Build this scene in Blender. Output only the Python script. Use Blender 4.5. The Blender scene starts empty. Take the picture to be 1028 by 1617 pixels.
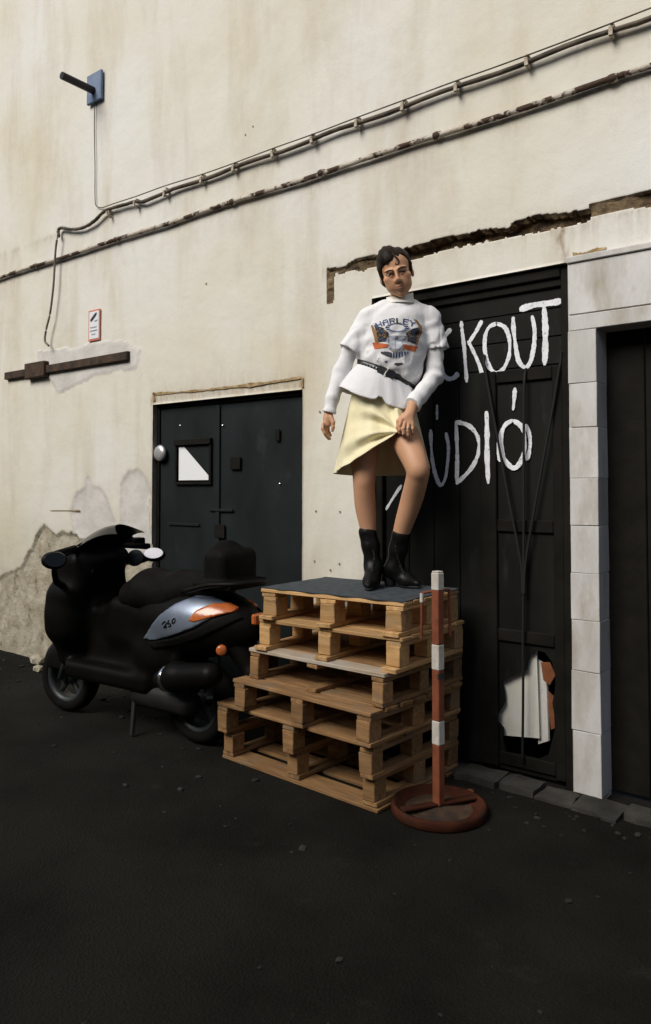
import bpy, bmesh, math, random
import numpy as np
from mathutils import Vector, Matrix
from mathutils.bvhtree import BVHTree

random.seed(7)
SC = bpy.context.scene
COL = SC.collection

# ------------------------------------------------------------------ camera
CAM_H, CAM_D, YAW, PITCH, FPX = 1.40, 3.464, math.radians(38.0), math.atan(41 / 1200.0), 1200.0
FWD = np.array([-math.sin(YAW) * math.cos(PITCH), math.cos(YAW) * math.cos(PITCH), math.sin(PITCH)])
RGT = np.array([math.cos(YAW), math.sin(YAW), 0.0])
UPV = np.cross(RGT, FWD)
CAMP = np.array([0.0, -CAM_D, CAM_H])
cd = bpy.data.cameras.new('camera')
cam = bpy.data.objects.new('camera', cd)
COL.objects.link(cam)
SC.camera = cam
cd.sensor_fit = 'VERTICAL'
cd.sensor_height = 24.0
cd.lens = 24.0 * FPX / 1617.0
cd.shift_y = -(808.5 - 729.0) / 1617.0
cd.shift_x = -1.0 / 1617.0
cd.clip_start = 0.05
cd.clip_end = 400.0
cam.matrix_world = Matrix(((RGT[0], UPV[0], -FWD[0], CAMP[0]), (RGT[1], UPV[1], -FWD[1], CAMP[1]),
                           (RGT[2], UPV[2], -FWD[2], CAMP[2]), (0, 0, 0, 1)))

# ------------------------------------------------------------------ light: open shade, soft light from over the viewer's left shoulder
SUN_EL, SUN_AZ = math.radians(42.0), math.radians(193.0)      # azimuth clockwise from +Y
w = bpy.data.worlds.new('World')
SC.world = w
w.use_nodes = True
nt = w.node_tree
sky = nt.nodes.new('ShaderNodeTexSky')
sky.sky_type = 'NISHITA'
sky.sun_disc = False
sky.sun_elevation = SUN_EL
sky.sun_rotation = SUN_AZ
sky.air_density, sky.dust_density, sky.ozone_density = 1.0, 3.0, 0.6
nt.links.new(sky.outputs[0], nt.nodes['Background'].inputs[0])
nt.nodes['Background'].inputs[1].default_value = 0.05
sl = bpy.data.lights.new('sun', 'SUN')
sl.energy = 1.5
sl.angle = math.radians(32.0)
sl.color = (1.0, 0.98, 0.92)
so = bpy.data.objects.new('sun', sl)
COL.objects.link(so)
so.location = (-4, -10, 9)
so.rotation_euler = Vector((-math.sin(SUN_AZ) * math.cos(SUN_EL), -math.cos(SUN_AZ) * math.cos(SUN_EL), -math.sin(SUN_EL))).to_track_quat('-Z', 'Y').to_euler()
SC.view_settings.view_transform = 'Standard'
SC.view_settings.look = 'None'
SC.view_settings.exposure = 1.03
SC.view_settings.gamma = 1.0
SC.view_settings.use_curve_mapping = False
SC.cycles.use_denoising = True
SC.cycles.max_bounces = 6

# ------------------------------------------------------------------ helpers: design-time measuring
def ray(x, y):
    return FWD + RGT * (x - 515.0) / FPX + UPV * (729.0 - y) / FPX
def W(x, y, Y=0.0):                      # point of the photograph that lies on the upright plane Y
    d = ray(x, y)
    return CAMP + d * ((Y - CAMP[1]) / d[1])

# ------------------------------------------------------------------ helpers: objects
def obj(name, me, m=None, parent=None, smooth=False):
    o = bpy.data.objects.new(name, me)
    COL.objects.link(o)
    if m is not None and not me.materials:
        for q in (m if isinstance(m, (list, tuple)) else [m]):
            me.materials.append(q)
    if parent is not None:
        o.parent = parent
    if smooth:
        me.polygons.foreach_set('use_smooth', [True] * len(me.polygons))
    return o
def tag(o, label=None, cat=None, group=None, kind=None):
    for k, v in (('label', label), ('category', cat), ('group', group), ('kind', kind)):
        if v:
            o[k] = v
    return o
def empty(name, loc=(0, 0, 0), rz=0.0):
    o = bpy.data.objects.new(name, None)
    COL.objects.link(o)
    o.location = loc
    o.rotation_euler = (0, 0, rz)
    o.empty_display_size = 0.1
    return o
def pyd(name, V, F):
    me = bpy.data.meshes.new(name)
    me.from_pydata([tuple(map(float, v)) for v in V] if not isinstance(V, np.ndarray) else V.tolist(), [], F.tolist() if isinstance(F, np.ndarray) else F)
    me.update()
    return me
def bm_mesh(name, bm):
    bmesh.ops.recalc_face_normals(bm, faces=bm.faces)
    me = bpy.data.meshes.new(name)
    bm.to_mesh(me)
    bm.free()
    return me
def box_mesh(name, lo, hi, bevel=0.0, jit=0.0, rnd=random):
    bm = bmesh.new()
    bmesh.ops.create_cube(bm, size=1.0)
    for v in bm.verts:
        v.co = Vector([(lo[i] + hi[i]) / 2 + v.co[i] * (hi[i] - lo[i]) + rnd.uniform(-jit, jit) for i in range(3)])
    if bevel > 0:
        bmesh.ops.bevel(bm, geom=list(bm.edges), offset=bevel, segments=1, affect='EDGES')
    return bm_mesh(name, bm)
def catmull(P, n):
    P = np.array(P, float)
    if len(P) < 3:
        t = np.linspace(0, 1, n + 1)[:, None]
        return P[0] * (1 - t) + P[-1] * t
    Q = np.vstack([2 * P[0] - P[1], P, 2 * P[-1] - P[-2]])
    out = []
    for i in range(len(P) - 1):
        a, b, c, d = Q[i:i + 4]
        for t in np.linspace(0, 1, n, endpoint=False):
            out.append(0.5 * (2 * b + (c - a) * t + (2 * a - 5 * b + 4 * c - d) * t * t + (3 * b - a - 3 * c + d) * t ** 3))
    out.append(P[-1])
    return np.array(out)
def tube_mesh(name, path, r, seg=8, rough=0.0, cap=True):
    path = np.array(path, float)
    n = len(path)
    rr = np.array(r if hasattr(r, '__len__') else [r] * n, float)
    V, F = [], []
    up = np.array([0.03, 0.05, 1.0])
    rs = np.random.RandomState(n)
    for i in range(n):
        t = path[min(i + 1, n - 1)] - path[max(i - 1, 0)]
        t /= np.linalg.norm(t) + 1e-9
        a = np.cross(t, up if abs(t[2]) < 0.95 else np.array([1.0, 0.1, 0]))
        a /= np.linalg.norm(a)
        b = np.cross(a, t)
        for k in range(seg):
            an = 2 * math.pi * k / seg
            V.append(path[i] + (a * math.cos(an) + b * math.sin(an)) * rr[i] * (1 + rough * rs.uniform(-1, 1)))
    for i in range(n - 1):
        for k in range(seg):
            F.append((i * seg + k, i * seg + (k + 1) % seg, (i + 1) * seg + (k + 1) % seg, (i + 1) * seg + k))
    if cap:
        F.append(tuple(range(seg - 1, -1, -1)))
        F.append(tuple((n - 1) * seg + k for k in range(seg)))
    return pyd(name, np.array(V), F)
def prism_mesh(name, poly, axis_pt, thick, bevel=0.0):
    """polygon of 3-D points, pushed along the vector thick"""
    bm = bmesh.new()
    vs = [bm.verts.new(Vector(p)) for p in poly]
    f = bm.faces.new(vs)
    g = bmesh.ops.extrude_face_region(bm, geom=[f])
    bmesh.ops.translate(bm, vec=Vector(thick), verts=[e for e in g['geom'] if isinstance(e, bmesh.types.BMVert)])
    if bevel > 0:
        bmesh.ops.bevel(bm, geom=list(bm.edges), offset=bevel, segments=1, affect='EDGES')
    bmesh.ops.triangulate(bm, faces=[q for q in bm.faces if len(q.verts) > 4])
    return bm_mesh(name, bm)
def lathe_mesh(name, prof, seg=32, axis='z'):
    V, F = [], []
    for (r, z) in prof:
        for k in range(seg):
            a = 2 * math.pi * k / seg
            p = (r * math.cos(a), r * math.sin(a), z)
            V.append(p if axis == 'z' else (p[0], z, p[1]))
    m = len(prof)
    for i in range(m - 1):
        for k in range(seg):
            F.append((i * seg + k, i * seg + (k + 1) % seg, (i + 1) * seg + (k + 1) % seg, (i + 1) * seg + k))
    bm = bmesh.new()
    me = pyd(name, np.array(V), F)
    bm.from_mesh(me)
    bmesh.ops.remove_doubles(bm, verts=bm.verts, dist=1e-5)
    bpy.data.meshes.remove(me)
    return bm_mesh(name, bm)

# ------------------------------------------------------------------ helpers: noise
RS = np.random.RandomState(11)
LAT = RS.rand(64, 64, 64).astype(np.float32)
def noise3(x, y, z):
    x, y, z = np.broadcast_arrays(x, y, z)
    xi, yi, zi = np.floor(x), np.floor(y), np.floor(z)
    fx, fy, fz = x - xi, y - yi, z - zi
    fx, fy, fz = [q * q * (3 - 2 * q) for q in (fx, fy, fz)]
    xi, yi, zi = [q.astype(np.int32) & 63 for q in (xi, yi, zi)]
    x1, y1, z1 = (xi + 1) & 63, (yi + 1) & 63, (zi + 1) & 63
    def L(a, b, c): return LAT[a, b, c]
    c00 = L(xi, yi, zi) * (1 - fx) + L(x1, yi, zi) * fx
    c10 = L(xi, y1, zi) * (1 - fx) + L(x1, y1, zi) * fx
    c01 = L(xi, yi, z1) * (1 - fx) + L(x1, yi, z1) * fx
    c11 = L(xi, y1, z1) * (1 - fx) + L(x1, y1, z1) * fx
    return (c00 * (1 - fy) + c10 * fy) * (1 - fz) + (c01 * (1 - fy) + c11 * fy) * fz - 0.5
def fbm(x, y, z=0.0, oct=4):
    s, a = 0.0, 1.0
    for _ in range(oct):
        s = s + a * noise3(x, y, z)
        x, y, z, a = x * 2.03 + 7.1, y * 2.03 + 3.7, z * 2.03 + 1.3, a * 0.5
    return s
def poly_sdf(px, pz, P):
    P = np.array(P, float)
    n = len(P)
    d = np.full(np.broadcast(px, pz).shape, 1e9)
    s = np.ones_like(d)
    j = n - 1
    for i in range(n):
        ex, ez = P[j][0] - P[i][0], P[j][1] - P[i][1]
        wx, wz = px - P[i][0], pz - P[i][1]
        t = np.clip((wx * ex + wz * ez) / (ex * ex + ez * ez + 1e-12), 0, 1)
        d = np.minimum(d, (wx - ex * t) ** 2 + (wz - ez * t) ** 2)
        c1, c2, c3 = pz >= P[i][1], pz < P[j][1], ex * wz > ez * wx
        flip = (c1 & c2 & c3) | (~c1 & ~c2 & ~c3)
        s = np.where(flip, -s, s)
        j = i
    return s * np.sqrt(d)

# ------------------------------------------------------------------ helpers: implicit solids turned into one continuous mesh
class Grid:
    def __init__(s, lo, hi, h):
        s.lo, s.h = np.array(lo, float), h
        s.n = np.ceil((np.array(hi) - s.lo) / h).astype(int) + 1
        s.D = np.full(s.n, 1.0, np.float32)
    def win(s, lo, hi):
        a = np.clip(np.floor((np.array(lo) - s.lo) / s.h).astype(int), 0, s.n)
        b = np.clip(np.ceil((np.array(hi) - s.lo) / s.h).astype(int) + 1, 0, s.n)
        sl = tuple(slice(i, j) for i, j in zip(a, b))
        ax = [(s.lo[i] + np.arange(a[i], b[i]) * s.h).astype(np.float32) for i in range(3)]
        return sl, ax[0][:, None, None], ax[1][None, :, None], ax[2][None, None, :]
    def add(s, lo, hi, fn, k=0.012, sub=False):
        mg = k + 3 * s.h
        sl, X, Y, Z = s.win(np.array(lo) - mg, np.array(hi) + mg)
        v = s.D[sl]
        if v.size == 0:
            return
        d = np.broadcast_to(fn(X, Y, Z), v.shape).astype(np.float32)
        if sub:
            h = np.clip(0.5 - 0.5 * (v + d) / k, 0, 1)
            v[:] = v * (1 - h) - d * h + k * h * (1 - h)
        else:
            h = np.clip(0.5 + 0.5 * (v - d) / k, 0, 1)
            v[:] = v * (1 - h) + d * h - k * h * (1 - h)
    def cone(s, p, q, r0, r1, k=0.012, sub=False, flat=1.0, cut=None):
        p, q = np.array(p, float), np.array(q, float)
        r = max(r0, r1)
        def fn(X, Y, Z):
            wx, wy, wz = X - p[0], (Y - p[1]) / flat, Z - p[2]
            e = q - p
            ey = e[1] / flat
            t = np.clip((wx * e[0] + wy * ey + wz * e[2]) / (e[0] ** 2 + ey ** 2 + e[2] ** 2 + 1e-12), 0, 1)
            d = np.sqrt((wx - e[0] * t) ** 2 + (wy - ey * t) ** 2 + (wz - e[2] * t) ** 2) - (r0 + (r1 - r0) * t)
            if cut is not None:
                c, nrm = cut
                d = np.maximum(d, (X - c[0]) * nrm[0] + (Y - c[1]) * nrm[1] + (Z - c[2]) * nrm[2])
            return d
        s.add(np.minimum(p, q) - r, np.maximum(p, q) + r, fn, k, sub)
    def chain(s, pts, k=0.012, flat=1.0):
        for (p, r0), (q, r1) in zip(pts[:-1], pts[1:]):
            s.cone(p, q, r0, r1, k, False, flat)
    def ell(s, c, rad, R=None, k=0.012, sub=False):
        c, rad = np.array(c, float), np.array(rad, float)
        m = rad.max()
        Rt = np.eye(3) if R is None else np.array(R).T
        def fn(X, Y, Z):
            x, y, z = X - c[0], Y - c[1], Z - c[2]
            u = [(Rt[i][0] * x + Rt[i][1] * y + Rt[i][2] * z) for i in range(3)]
            k0 = np.sqrt(sum((u[i] / rad[i]) ** 2 for i in range(3)))
            k1 = np.sqrt(sum((u[i] / rad[i] ** 2) ** 2 for i in range(3))) + 1e-6
            return np.where(k0 < 1e-3, -rad.min(), k0 * (k0 - 1) / k1)
        s.add(c - m, c + m, fn, k, sub)
    def box(s, c, half, rnd=0.02, k=0.012, sub=False):
        c, half = np.array(c, float), np.array(half, float)
        def fn(X, Y, Z):
            q = [np.abs(v - c[i]) - half[i] + rnd for i, v in enumerate((X, Y, Z))]
            return np.sqrt(sum(np.maximum(v, 0) ** 2 for v in q)) + np.minimum(np.maximum(np.maximum(q[0], q[1]), q[2]), 0) - rnd
        s.add(c - half, c + half, fn, k, sub)
    def mesh(s, name):
        D, S = s.D, s.D < 0
        c = np.zeros(np.array(D.shape) - 1, np.uint8)
        for i in (0, 1):
            for j in (0, 1):
                for k in (0, 1):
                    c += S[i:c.shape[0] + i, j:c.shape[1] + j, k:c.shape[2] + k]
        I = np.argwhere((c > 0) & (c < 8))
        idx = np.full(c.shape, -1, np.int32)
        idx[I[:, 0], I[:, 1], I[:, 2]] = np.arange(len(I))
        acc, cnt = np.zeros((len(I), 3)), np.zeros(len(I))
        cor = [(i, j, k) for i in (0, 1) for j in (0, 1) for k in (0, 1)]
        for a in cor:
            for ax in range(3):
                if a[ax]:
                    continue
                b = list(a); b[ax] = 1
                da = D[I[:, 0] + a[0], I[:, 1] + a[1], I[:, 2] + a[2]]
                db = D[I[:, 0] + b[0], I[:, 1] + b[1], I[:, 2] + b[2]]
                m = (da < 0) != (db < 0)
                t = da / np.where(m, da - db, 1)
                P = np.repeat(np.array(a, float)[None], len(I), 0)
                P[:, ax] = t
                acc[m] += P[m]
                cnt[m] += 1
        V = (I + acc / np.maximum(cnt, 1)[:, None]) * s.h + s.lo
        F = []
        for ax in range(3):
            sh = [slice(None)] * 3; sh2 = [slice(None)] * 3
            sh[ax], sh2[ax] = slice(0, -1), slice(1, None)
            E = np.argwhere(S[tuple(sh)] != S[tuple(sh2)])
            o1, o2 = [(1, 2), (2, 0), (0, 1)][ax]
            ok = (E[:, o1] > 0) & (E[:, o2] > 0) & (E[:, o1] < c.shape[o1]) & (E[:, o2] < c.shape[o2])
            E = E[ok]
            ins = S[E[:, 0], E[:, 1], E[:, 2]]
            def g(d1, d2):
                Q = E.copy(); Q[:, o1] -= d1; Q[:, o2] -= d2
                return idx[Q[:, 0], Q[:, 1], Q[:, 2]]
            q = np.stack([g(1, 1), g(0, 1), g(0, 0), g(1, 0)], 1)
            q[~ins] = q[~ins][:, ::-1]
            F.append(q)
        F = np.concatenate(F)
        return pyd(name, V, F[(F >= 0).all(1)])

# ------------------------------------------------------------------ helpers: materials
def srgb(r, g, b):
    return tuple(((c / 255) / 12.92 if c / 255 <= 0.04045 else ((c / 255 + 0.055) / 1.055) ** 2.4) for c in (r, g, b)) + (1.0,)
def rgb(c):
    return tuple(c) + (1.0,) if len(c) == 3 else c
class N:
    def __init__(s, name):
        s.m = bpy.data.materials.new(name)
        s.m.use_nodes = True
        s.t = s.m.node_tree
        s.p = s.t.nodes['Principled BSDF']
    def n(s, kind, **kw):
        o = s.t.nodes.new('ShaderNode' + kind)
        for k, v in kw.items():
            setattr(o, k, v)
        return o
    def l(s, a, b):
        s.t.links.new(a, b)
    def coord(s, scale=(1, 1, 1), rand=False, off=(0, 0, 0)):
        tc = s.n('TexCoord')
        v = tc.outputs['Object']
        if rand:
            oi = s.n('ObjectInfo')
            mu = s.n('VectorMath', operation='SCALE')
            mu.inputs[0].default_value = (13.0, 17.0, 11.0)
            s.l(oi.outputs['Random'], mu.inputs['Scale'])
            ad = s.n('VectorMath', operation='ADD')
            s.l(v, ad.inputs[0]); s.l(mu.outputs[0], ad.inputs[1])
            v = ad.outputs[0]
        mp = s.n('Mapping')
        mp.inputs['Scale'].default_value = scale
        mp.inputs['Location'].default_value = off
        s.l(v, mp.inputs['Vector'])
        return mp.outputs[0]
    def noise(s, vec, scale, detail=6, rough=0.6, dist=0.0):
        o = s.n('TexNoise')
        o.inputs['Scale'].default_value = scale
        o.inputs['Detail'].default_value = detail
        o.inputs['Roughness'].default_value = rough
        o.inputs['Distortion'].default_value = dist
        s.l(vec, o.inputs['Vector'])
        return o.outputs['Fac']
    def ramp(s, fac, stops):
        o = s.n('ValToRGB')
        e = o.color_ramp.elements
        while len(e) < len(stops):
            e.new(0.5)
        for q, (p, c) in zip(e, stops):
            q.position = p
            q.color = rgb(c) if hasattr(c, '__len__') else (c, c, c, 1)
        s.l(fac, o.inputs[0])
        return o.outputs[0]
    def mix(s, fac, a, b, blend='MIX'):
        o = s.n('Mix', data_type='RGBA', blend_type=blend)
        for src, i in ((fac, 0), (a, 6), (b, 7)):
            if hasattr(src, 'is_linked'):
                s.l(src, o.inputs[i])
            elif i == 0:
                o.inputs[0].default_value = src
            else:
                o.inputs[i].default_value = rgb(src)
        return o.outputs[2]
    def bump(s, fac, strength=0.3, dist=0.01, nrm=None):
        o = s.n('Bump')
        o.inputs['Strength'].default_value = strength
        o.inputs['Distance'].default_value = dist
        s.l(fac, o.inputs['Height'])
        if nrm is not None:
            s.l(nrm, o.inputs['Normal'])
        s.l(o.outputs[0], s.p.inputs['Normal'])
        return o.outputs[0]
    def base(s, c):
        if hasattr(c, 'is_linked'):
            s.l(c, s.p.inputs['Base Color'])
        else:
            s.p.inputs['Base Color'].default_value = rgb(c)
    def fin(s, rough=0.8, metal=0.0, spec=0.4):
        if hasattr(rough, 'is_linked'):
            s.l(rough, s.p.inputs['Roughness'])
        else:
            s.p.inputs['Roughness'].default_value = rough
        s.p.inputs['Metallic'].default_value = metal
        s.p.inputs['Specular IOR Level'].default_value = spec
        return s.m
def mat(name, c1, c2=None, scale=6.0, rough=0.8, metal=0.0, spec=0.4, bump=0.0, bscale=40.0, bdist=0.005, rand=False, stretch=(1, 1, 1), lohi=(0.35, 0.65), c3=None, s3=20.0, t3=(0.6, 0.68)):
    a = N(name)
    v = a.coord(stretch, rand)
    c = c1
    if c2 is not None:
        c = a.ramp(a.noise(v, scale), [(lohi[0], c1), (lohi[1], c2)])
    if c3 is not None:
        c = a.mix(a.ramp(a.noise(v, s3, 8, 0.65), [(t3[0], 0.0), (t3[1], 1.0)]), c, c3)
    a.base(c)
    if bump:
        a.bump(a.noise(v, bscale, 5), bump, bdist)
    return a.fin(rough, metal, spec)
# ================================================================== MATERIALS
def wall_material():
    a = N('cream_render')
    v = a.coord()
    vs = a.coord((1.0, 1.0, 0.22))
    c = a.ramp(a.noise(v, 0.75, 5, 0.55), [(0.30, (0.63, 0.585, 0.46)), (0.50, (0.69, 0.67, 0.60)), (0.68, (0.725, 0.72, 0.69))])
    st = a.ramp(a.noise(vs, 2.6, 7, 0.66, 0.4), [(0.48, 0.0), (0.80, 0.7)])
    c = a.mix(st, c, (0.47, 0.39, 0.27))
    sp = a.ramp(a.noise(v, 26.0, 6, 0.7), [(0.66, 0.0), (0.74, 0.55)])
    c = a.mix(sp, c, (0.40, 0.32, 0.21))
    gr = a.ramp(a.noise(v, 170.0, 3, 0.7), [(0.3, 0.0), (0.7, 0.16)])
    c = a.mix(gr, c, (0.42, 0.37, 0.30))
    # grime carried up from the ground by splash water
    tc = a.n('SeparateXYZ'); a.l(v, tc.inputs[0])
    mr = a.n('MapRange'); mr.inputs[1].default_value = 1.25; mr.inputs[2].default_value = 0.05
    a.l(tc.outputs[2], mr.inputs[0])
    mu = a.n('Math', operation='MULTIPLY'); a.l(mr.outputs[0], mu.inputs[0]); a.l(a.ramp(a.noise(v, 3.0, 8, 0.65), [(0.38, 0.1), (0.62, 1.0)]), mu.inputs[1])
    c = a.mix(mu.outputs[0], c, (0.33, 0.28, 0.20))
    at = a.n('Attribute'); at.attribute_name = 'stain'
    sm = a.n('Math', operation='MULTIPLY'); a.l(at.outputs['Fac'], sm.inputs[0]); a.l(a.ramp(a.noise(a.coord((1, 1, 0.35)), 38.0, 6, 0.65), [(0.35, 0.25), (0.62, 1.0)]), sm.inputs[1])
    c = a.mix(sm.outputs[0], c, (0.225, 0.135, 0.065))
    a.base(c)
    b = a.bump(a.noise(v, 9.0, 6, 0.6), 0.35, 0.012)
    a.bump(a.noise(v, 120.0, 4, 0.7), 0.25, 0.003, b)
    return a.fin(0.93, 0, 0.15)
M_WALL = wall_material()
M_BARE = mat('bare_masonry', (0.065, 0.042, 0.022), (0.22, 0.155, 0.085), 11, 0.95, bump=0.9, bscale=30, bdist=0.02, c3=(0.045, 0.03, 0.018), s3=16, t3=(0.5, 0.62))
M_MORTAR = mat('grey_mortar', (0.50, 0.475, 0.44), (0.62, 0.595, 0.565), 5, 0.95, spec=0.1, bump=0.5, bscale=45, c3=(0.36, 0.33, 0.28), s3=22, t3=(0.62, 0.75))
M_SUBCOAT = mat('dirty_undercoat', (0.32, 0.28, 0.20), (0.48, 0.44, 0.35), 7, 0.95, spec=0.1, bump=0.8, bscale=26, bdist=0.015, c3=(0.15, 0.115, 0.07), s3=9, t3=(0.56, 0.72))
M_STONE = mat('pale_door_stone', (0.46, 0.445, 0.42), (0.63, 0.615, 0.60), 4, 0.9, spec=0.2, bump=0.5, bscale=60, rand=True, c3=(0.30, 0.25, 0.18), s3=5, t3=(0.52, 0.8), stretch=(1, 1, 0.35))
M_KERB = mat('worn_kerb_concrete', (0.018, 0.017, 0.014), (0.052, 0.048, 0.040), 7, 0.95, bump=0.8, bscale=35, bdist=0.01)
def ground_material():
    a = N('dark_asphalt')
    v = a.coord()
    c = a.ramp(a.noise(v, 1.4, 6, 0.6), [(0.36, (0.0048, 0.0043, 0.0028)), (0.60, (0.0125, 0.0115, 0.0088))])
    c = a.mix(a.ramp(a.noise(v, 160.0, 3, 0.7), [(0.52, 0.0), (0.72, 0.5)]), c, (0.022, 0.0205, 0.017))
    c = a.mix(a.ramp(a.noise(v, 5.0, 8, 0.7), [(0.60, 0.0), (0.72, 0.35)]), c, (0.034, 0.031, 0.024))
    a.base(c)
    b = a.bump(a.noise(v, 2.2, 5), 0.5, 0.04)
    vo = a.n('TexVoronoi'); vo.inputs['Scale'].default_value = 110.0; a.l(v, vo.inputs['Vector'])
    a.bump(vo.outputs['Distance'], 0.7, 0.006, b)
    return a.fin(0.92, 0, 0.12)
M_GROUND = ground_material()
M_DOOR = mat('blackened_green_steel', (0.0085, 0.011, 0.0108), (0.0145, 0.0192, 0.0198), 3.5, 0.55, spec=0.16, bump=0.25, bscale=14, bdist=0.006, stretch=(1, 1, 0.5), c3=(0.04, 0.045, 0.046), s3=6, t3=(0.62, 0.85))
M_GATE = mat('black_painted_wood', (0.0062, 0.006, 0.0048), (0.0125, 0.0128, 0.011), 4, 0.7, spec=0.1, c3=(0.03, 0.031, 0.029), s3=9, t3=(0.60, 0.80), bump=0.3, bscale=30, stretch=(1, 1, 0.3))
M_FRAME = mat('dark_door_frame', (0.007, 0.0062, 0.0048), (0.0125, 0.011, 0.0085), 8, 0.75, spec=0.1, bump=0.3, bscale=40)
M_VOID = mat('unlit_interior', (0.006, 0.005, 0.004), None, rough=1.0, spec=0.0)
M_PAINT = mat('white_brush_paint', (0.66, 0.67, 0.70), (0.82, 0.83, 0.86), 26, 0.75, bump=0.3, bscale=120, c3=(0.12, 0.125, 0.125), s3=60, t3=(0.57, 0.70))
M_WHITE = mat('white_sheet', (0.62, 0.60, 0.53), (0.70, 0.68, 0.62), 7, 0.7)
M_GLASSWHITE = mat('pane_white', (0.80, 0.81, 0.82), None, rough=0.4)
M_CHROME = mat('chrome', (0.88, 0.87, 0.85), None, rough=0.14, metal=1.0)
M_KNOB = mat('dull_nickel', (0.50, 0.49, 0.47), (0.66, 0.65, 0.63), 18, 0.32, metal=0.6)
M_POSTBASE = mat('rusty_red_base', (0.034, 0.011, 0.006), (0.065, 0.02, 0.010), 9, 0.85, spec=0.1, bump=0.5, c3=(0.03, 0.018, 0.012), s3=14, t3=(0.52, 0.68))
M_ORANGECLOTH = mat('orange_rag', (0.15, 0.05, 0.018), (0.22, 0.075, 0.028), 14, 0.9, bump=0.5)
M_RUST = mat('rusty_iron', (0.022, 0.0135, 0.009), (0.07, 0.038, 0.02), 14, 0.85, bump=0.7, bscale=50)
M_PIPEDARK = mat('cable_conduit', (0.035, 0.028, 0.02), (0.13, 0.10, 0.07), 9, 0.75, bump=0.5, bscale=60, c3=(0.46, 0.41, 0.33), s3=9, t3=(0.66, 0.72))
M_PIPEPEEL = mat('peeling_pipe_paint', (0.55, 0.50, 0.43), (0.42, 0.36, 0.28), 5, 0.8, bump=0.8, bscale=60, bdist=0.01, c3=(0.06, 0.033, 0.019), s3=8.5, t3=(0.475, 0.515), )
M_CABLE = mat('grey_cable', (0.10, 0.085, 0.065), (0.20, 0.17, 0.13), 20, 0.7)
M_CLIP = mat('painted_clip', (0.50, 0.45, 0.36), (0.30, 0.24, 0.17), 20, 0.8)
M_BLUE = mat('blue_painted_metal', (0.10, 0.15, 0.24), (0.17, 0.22, 0.31), 12, 0.6)
M_DARKMETAL = mat('dark_metal', (0.012, 0.0115, 0.0115), (0.022, 0.021, 0.021), 12, 0.5, spec=0.25)
M_SIGN = mat('sign_white', (0.72, 0.72, 0.75), None, rough=0.45)
M_SIGNRED = mat('sign_red', (0.58, 0.17, 0.10), None, rough=0.5)
M_SIGNBLACK = mat('sign_print', (0.03, 0.03, 0.035), None, rough=0.6)
M_SIGNGREY = mat('sign_small_print', (0.25, 0.26, 0.30), None, rough=0.6)
M_CORD = mat('black_cord', (0.007, 0.007, 0.006), None, rough=0.8)
M_STAIN = mat('ochre_crack', (0.20, 0.13, 0.055), (0.44, 0.33, 0.18), 22, 0.95, bump=0.6)
M_STAINR = mat('rust_stained_render', (0.26, 0.14, 0.065), (0.50, 0.40, 0.27), 12, 0.95, bump=0.4)
def wood(name, a1, a2, grey, gt):
    a = N(name)
    v = a.coord((1, 1, 1), True)
    lg = a.coord((3.0, 26.0, 26.0), True)
    c = a.ramp(a.noise(lg, 1.6, 6, 0.6, 0.6), [(0.33, a1), (0.66, a2)])
    oi = a.n('ObjectInfo')
    hv = a.n('HueSaturation')
    mr = a.n('MapRange'); mr.inputs[3].default_value = 0.72; mr.inputs[4].default_value = 1.18
    a.l(oi.outputs['Random'], mr.inputs[0]); a.l(mr.outputs[0], hv.inputs['Value']); a.l(c, hv.inputs['Color'])
    c = a.mix(a.ramp(a.noise(v, 7.0, 7, 0.65), [(gt, 0.0), (gt + 0.17, 0.85)]), hv.outputs[0], grey)
    kn = a.ramp(a.noise(a.coord((4, 14, 14), True), 1.3, 2, 0.5), [(0.70, 0.0), (0.76, 0.7)])
    c = a.mix(kn, c, tuple(q * 0.35 for q in a1))
    a.base(c)
    a.bump(a.noise(lg, 2.0, 5), 0.45, 0.004)
    return a.fin(0.82, 0, 0.25)
M_WOODNEW = wood('pine_pallet_wood', (0.40, 0.225, 0.085), (0.60, 0.37, 0.17), (0.30, 0.22, 0.13), 0.56)
M_WOODOLD = wood('weathered_pallet_wood', (0.185, 0.098, 0.040), (0.335, 0.19, 0.083), (0.19, 0.15, 0.105), 0.52)
M_WOODPALE = wood('bleached_pallet_board', (0.40, 0.31, 0.21), (0.56, 0.47, 0.36), (0.42, 0.38, 0.33), 0.5)
M_MAT = mat('grey_rubber_mat', (0.030, 0.036, 0.042), (0.055, 0.066, 0.076), 22, 0.85, bump=0.5, bscale=150, bdist=0.003, c3=(0.09, 0.09, 0.085), s3=28, t3=(0.66, 0.78))
M_POSTRED = mat('faded_red_paint', (0.16, 0.043, 0.018), (0.235, 0.07, 0.03), 16, 0.7, bump=0.3, c3=(0.06, 0.025, 0.015), s3=22, t3=(0.6, 0.7))
M_POSTWHITE = mat('dirty_white_band', (0.62, 0.59, 0.54), (0.46, 0.42, 0.36), 22, 0.7, bump=0.2)
M_TYRE = mat('black_rubber', (0.0055, 0.005, 0.0045), (0.009, 0.0085, 0.008), 20, 0.9, spec=0.1)
M_SCOOT = mat('black_scooter_plastic', (0.0036, 0.0032, 0.0026), (0.0055, 0.005, 0.0042), 6, 0.45, spec=0.09)
M_SEAT = mat('black_vinyl', (0.005, 0.0048, 0.0042), (0.008, 0.0076, 0.007), 30, 0.65, spec=0.05, bump=0.3, bscale=160)
M_SILVER = mat('silver_blue_metallic', (0.20, 0.235, 0.30), (0.26, 0.30, 0.37), 10, 0.32, metal=0.55)
M_ALLOY = mat('grey_alloy', (0.035, 0.04, 0.042), (0.06, 0.066, 0.068), 14, 0.5, metal=0.6)
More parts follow.
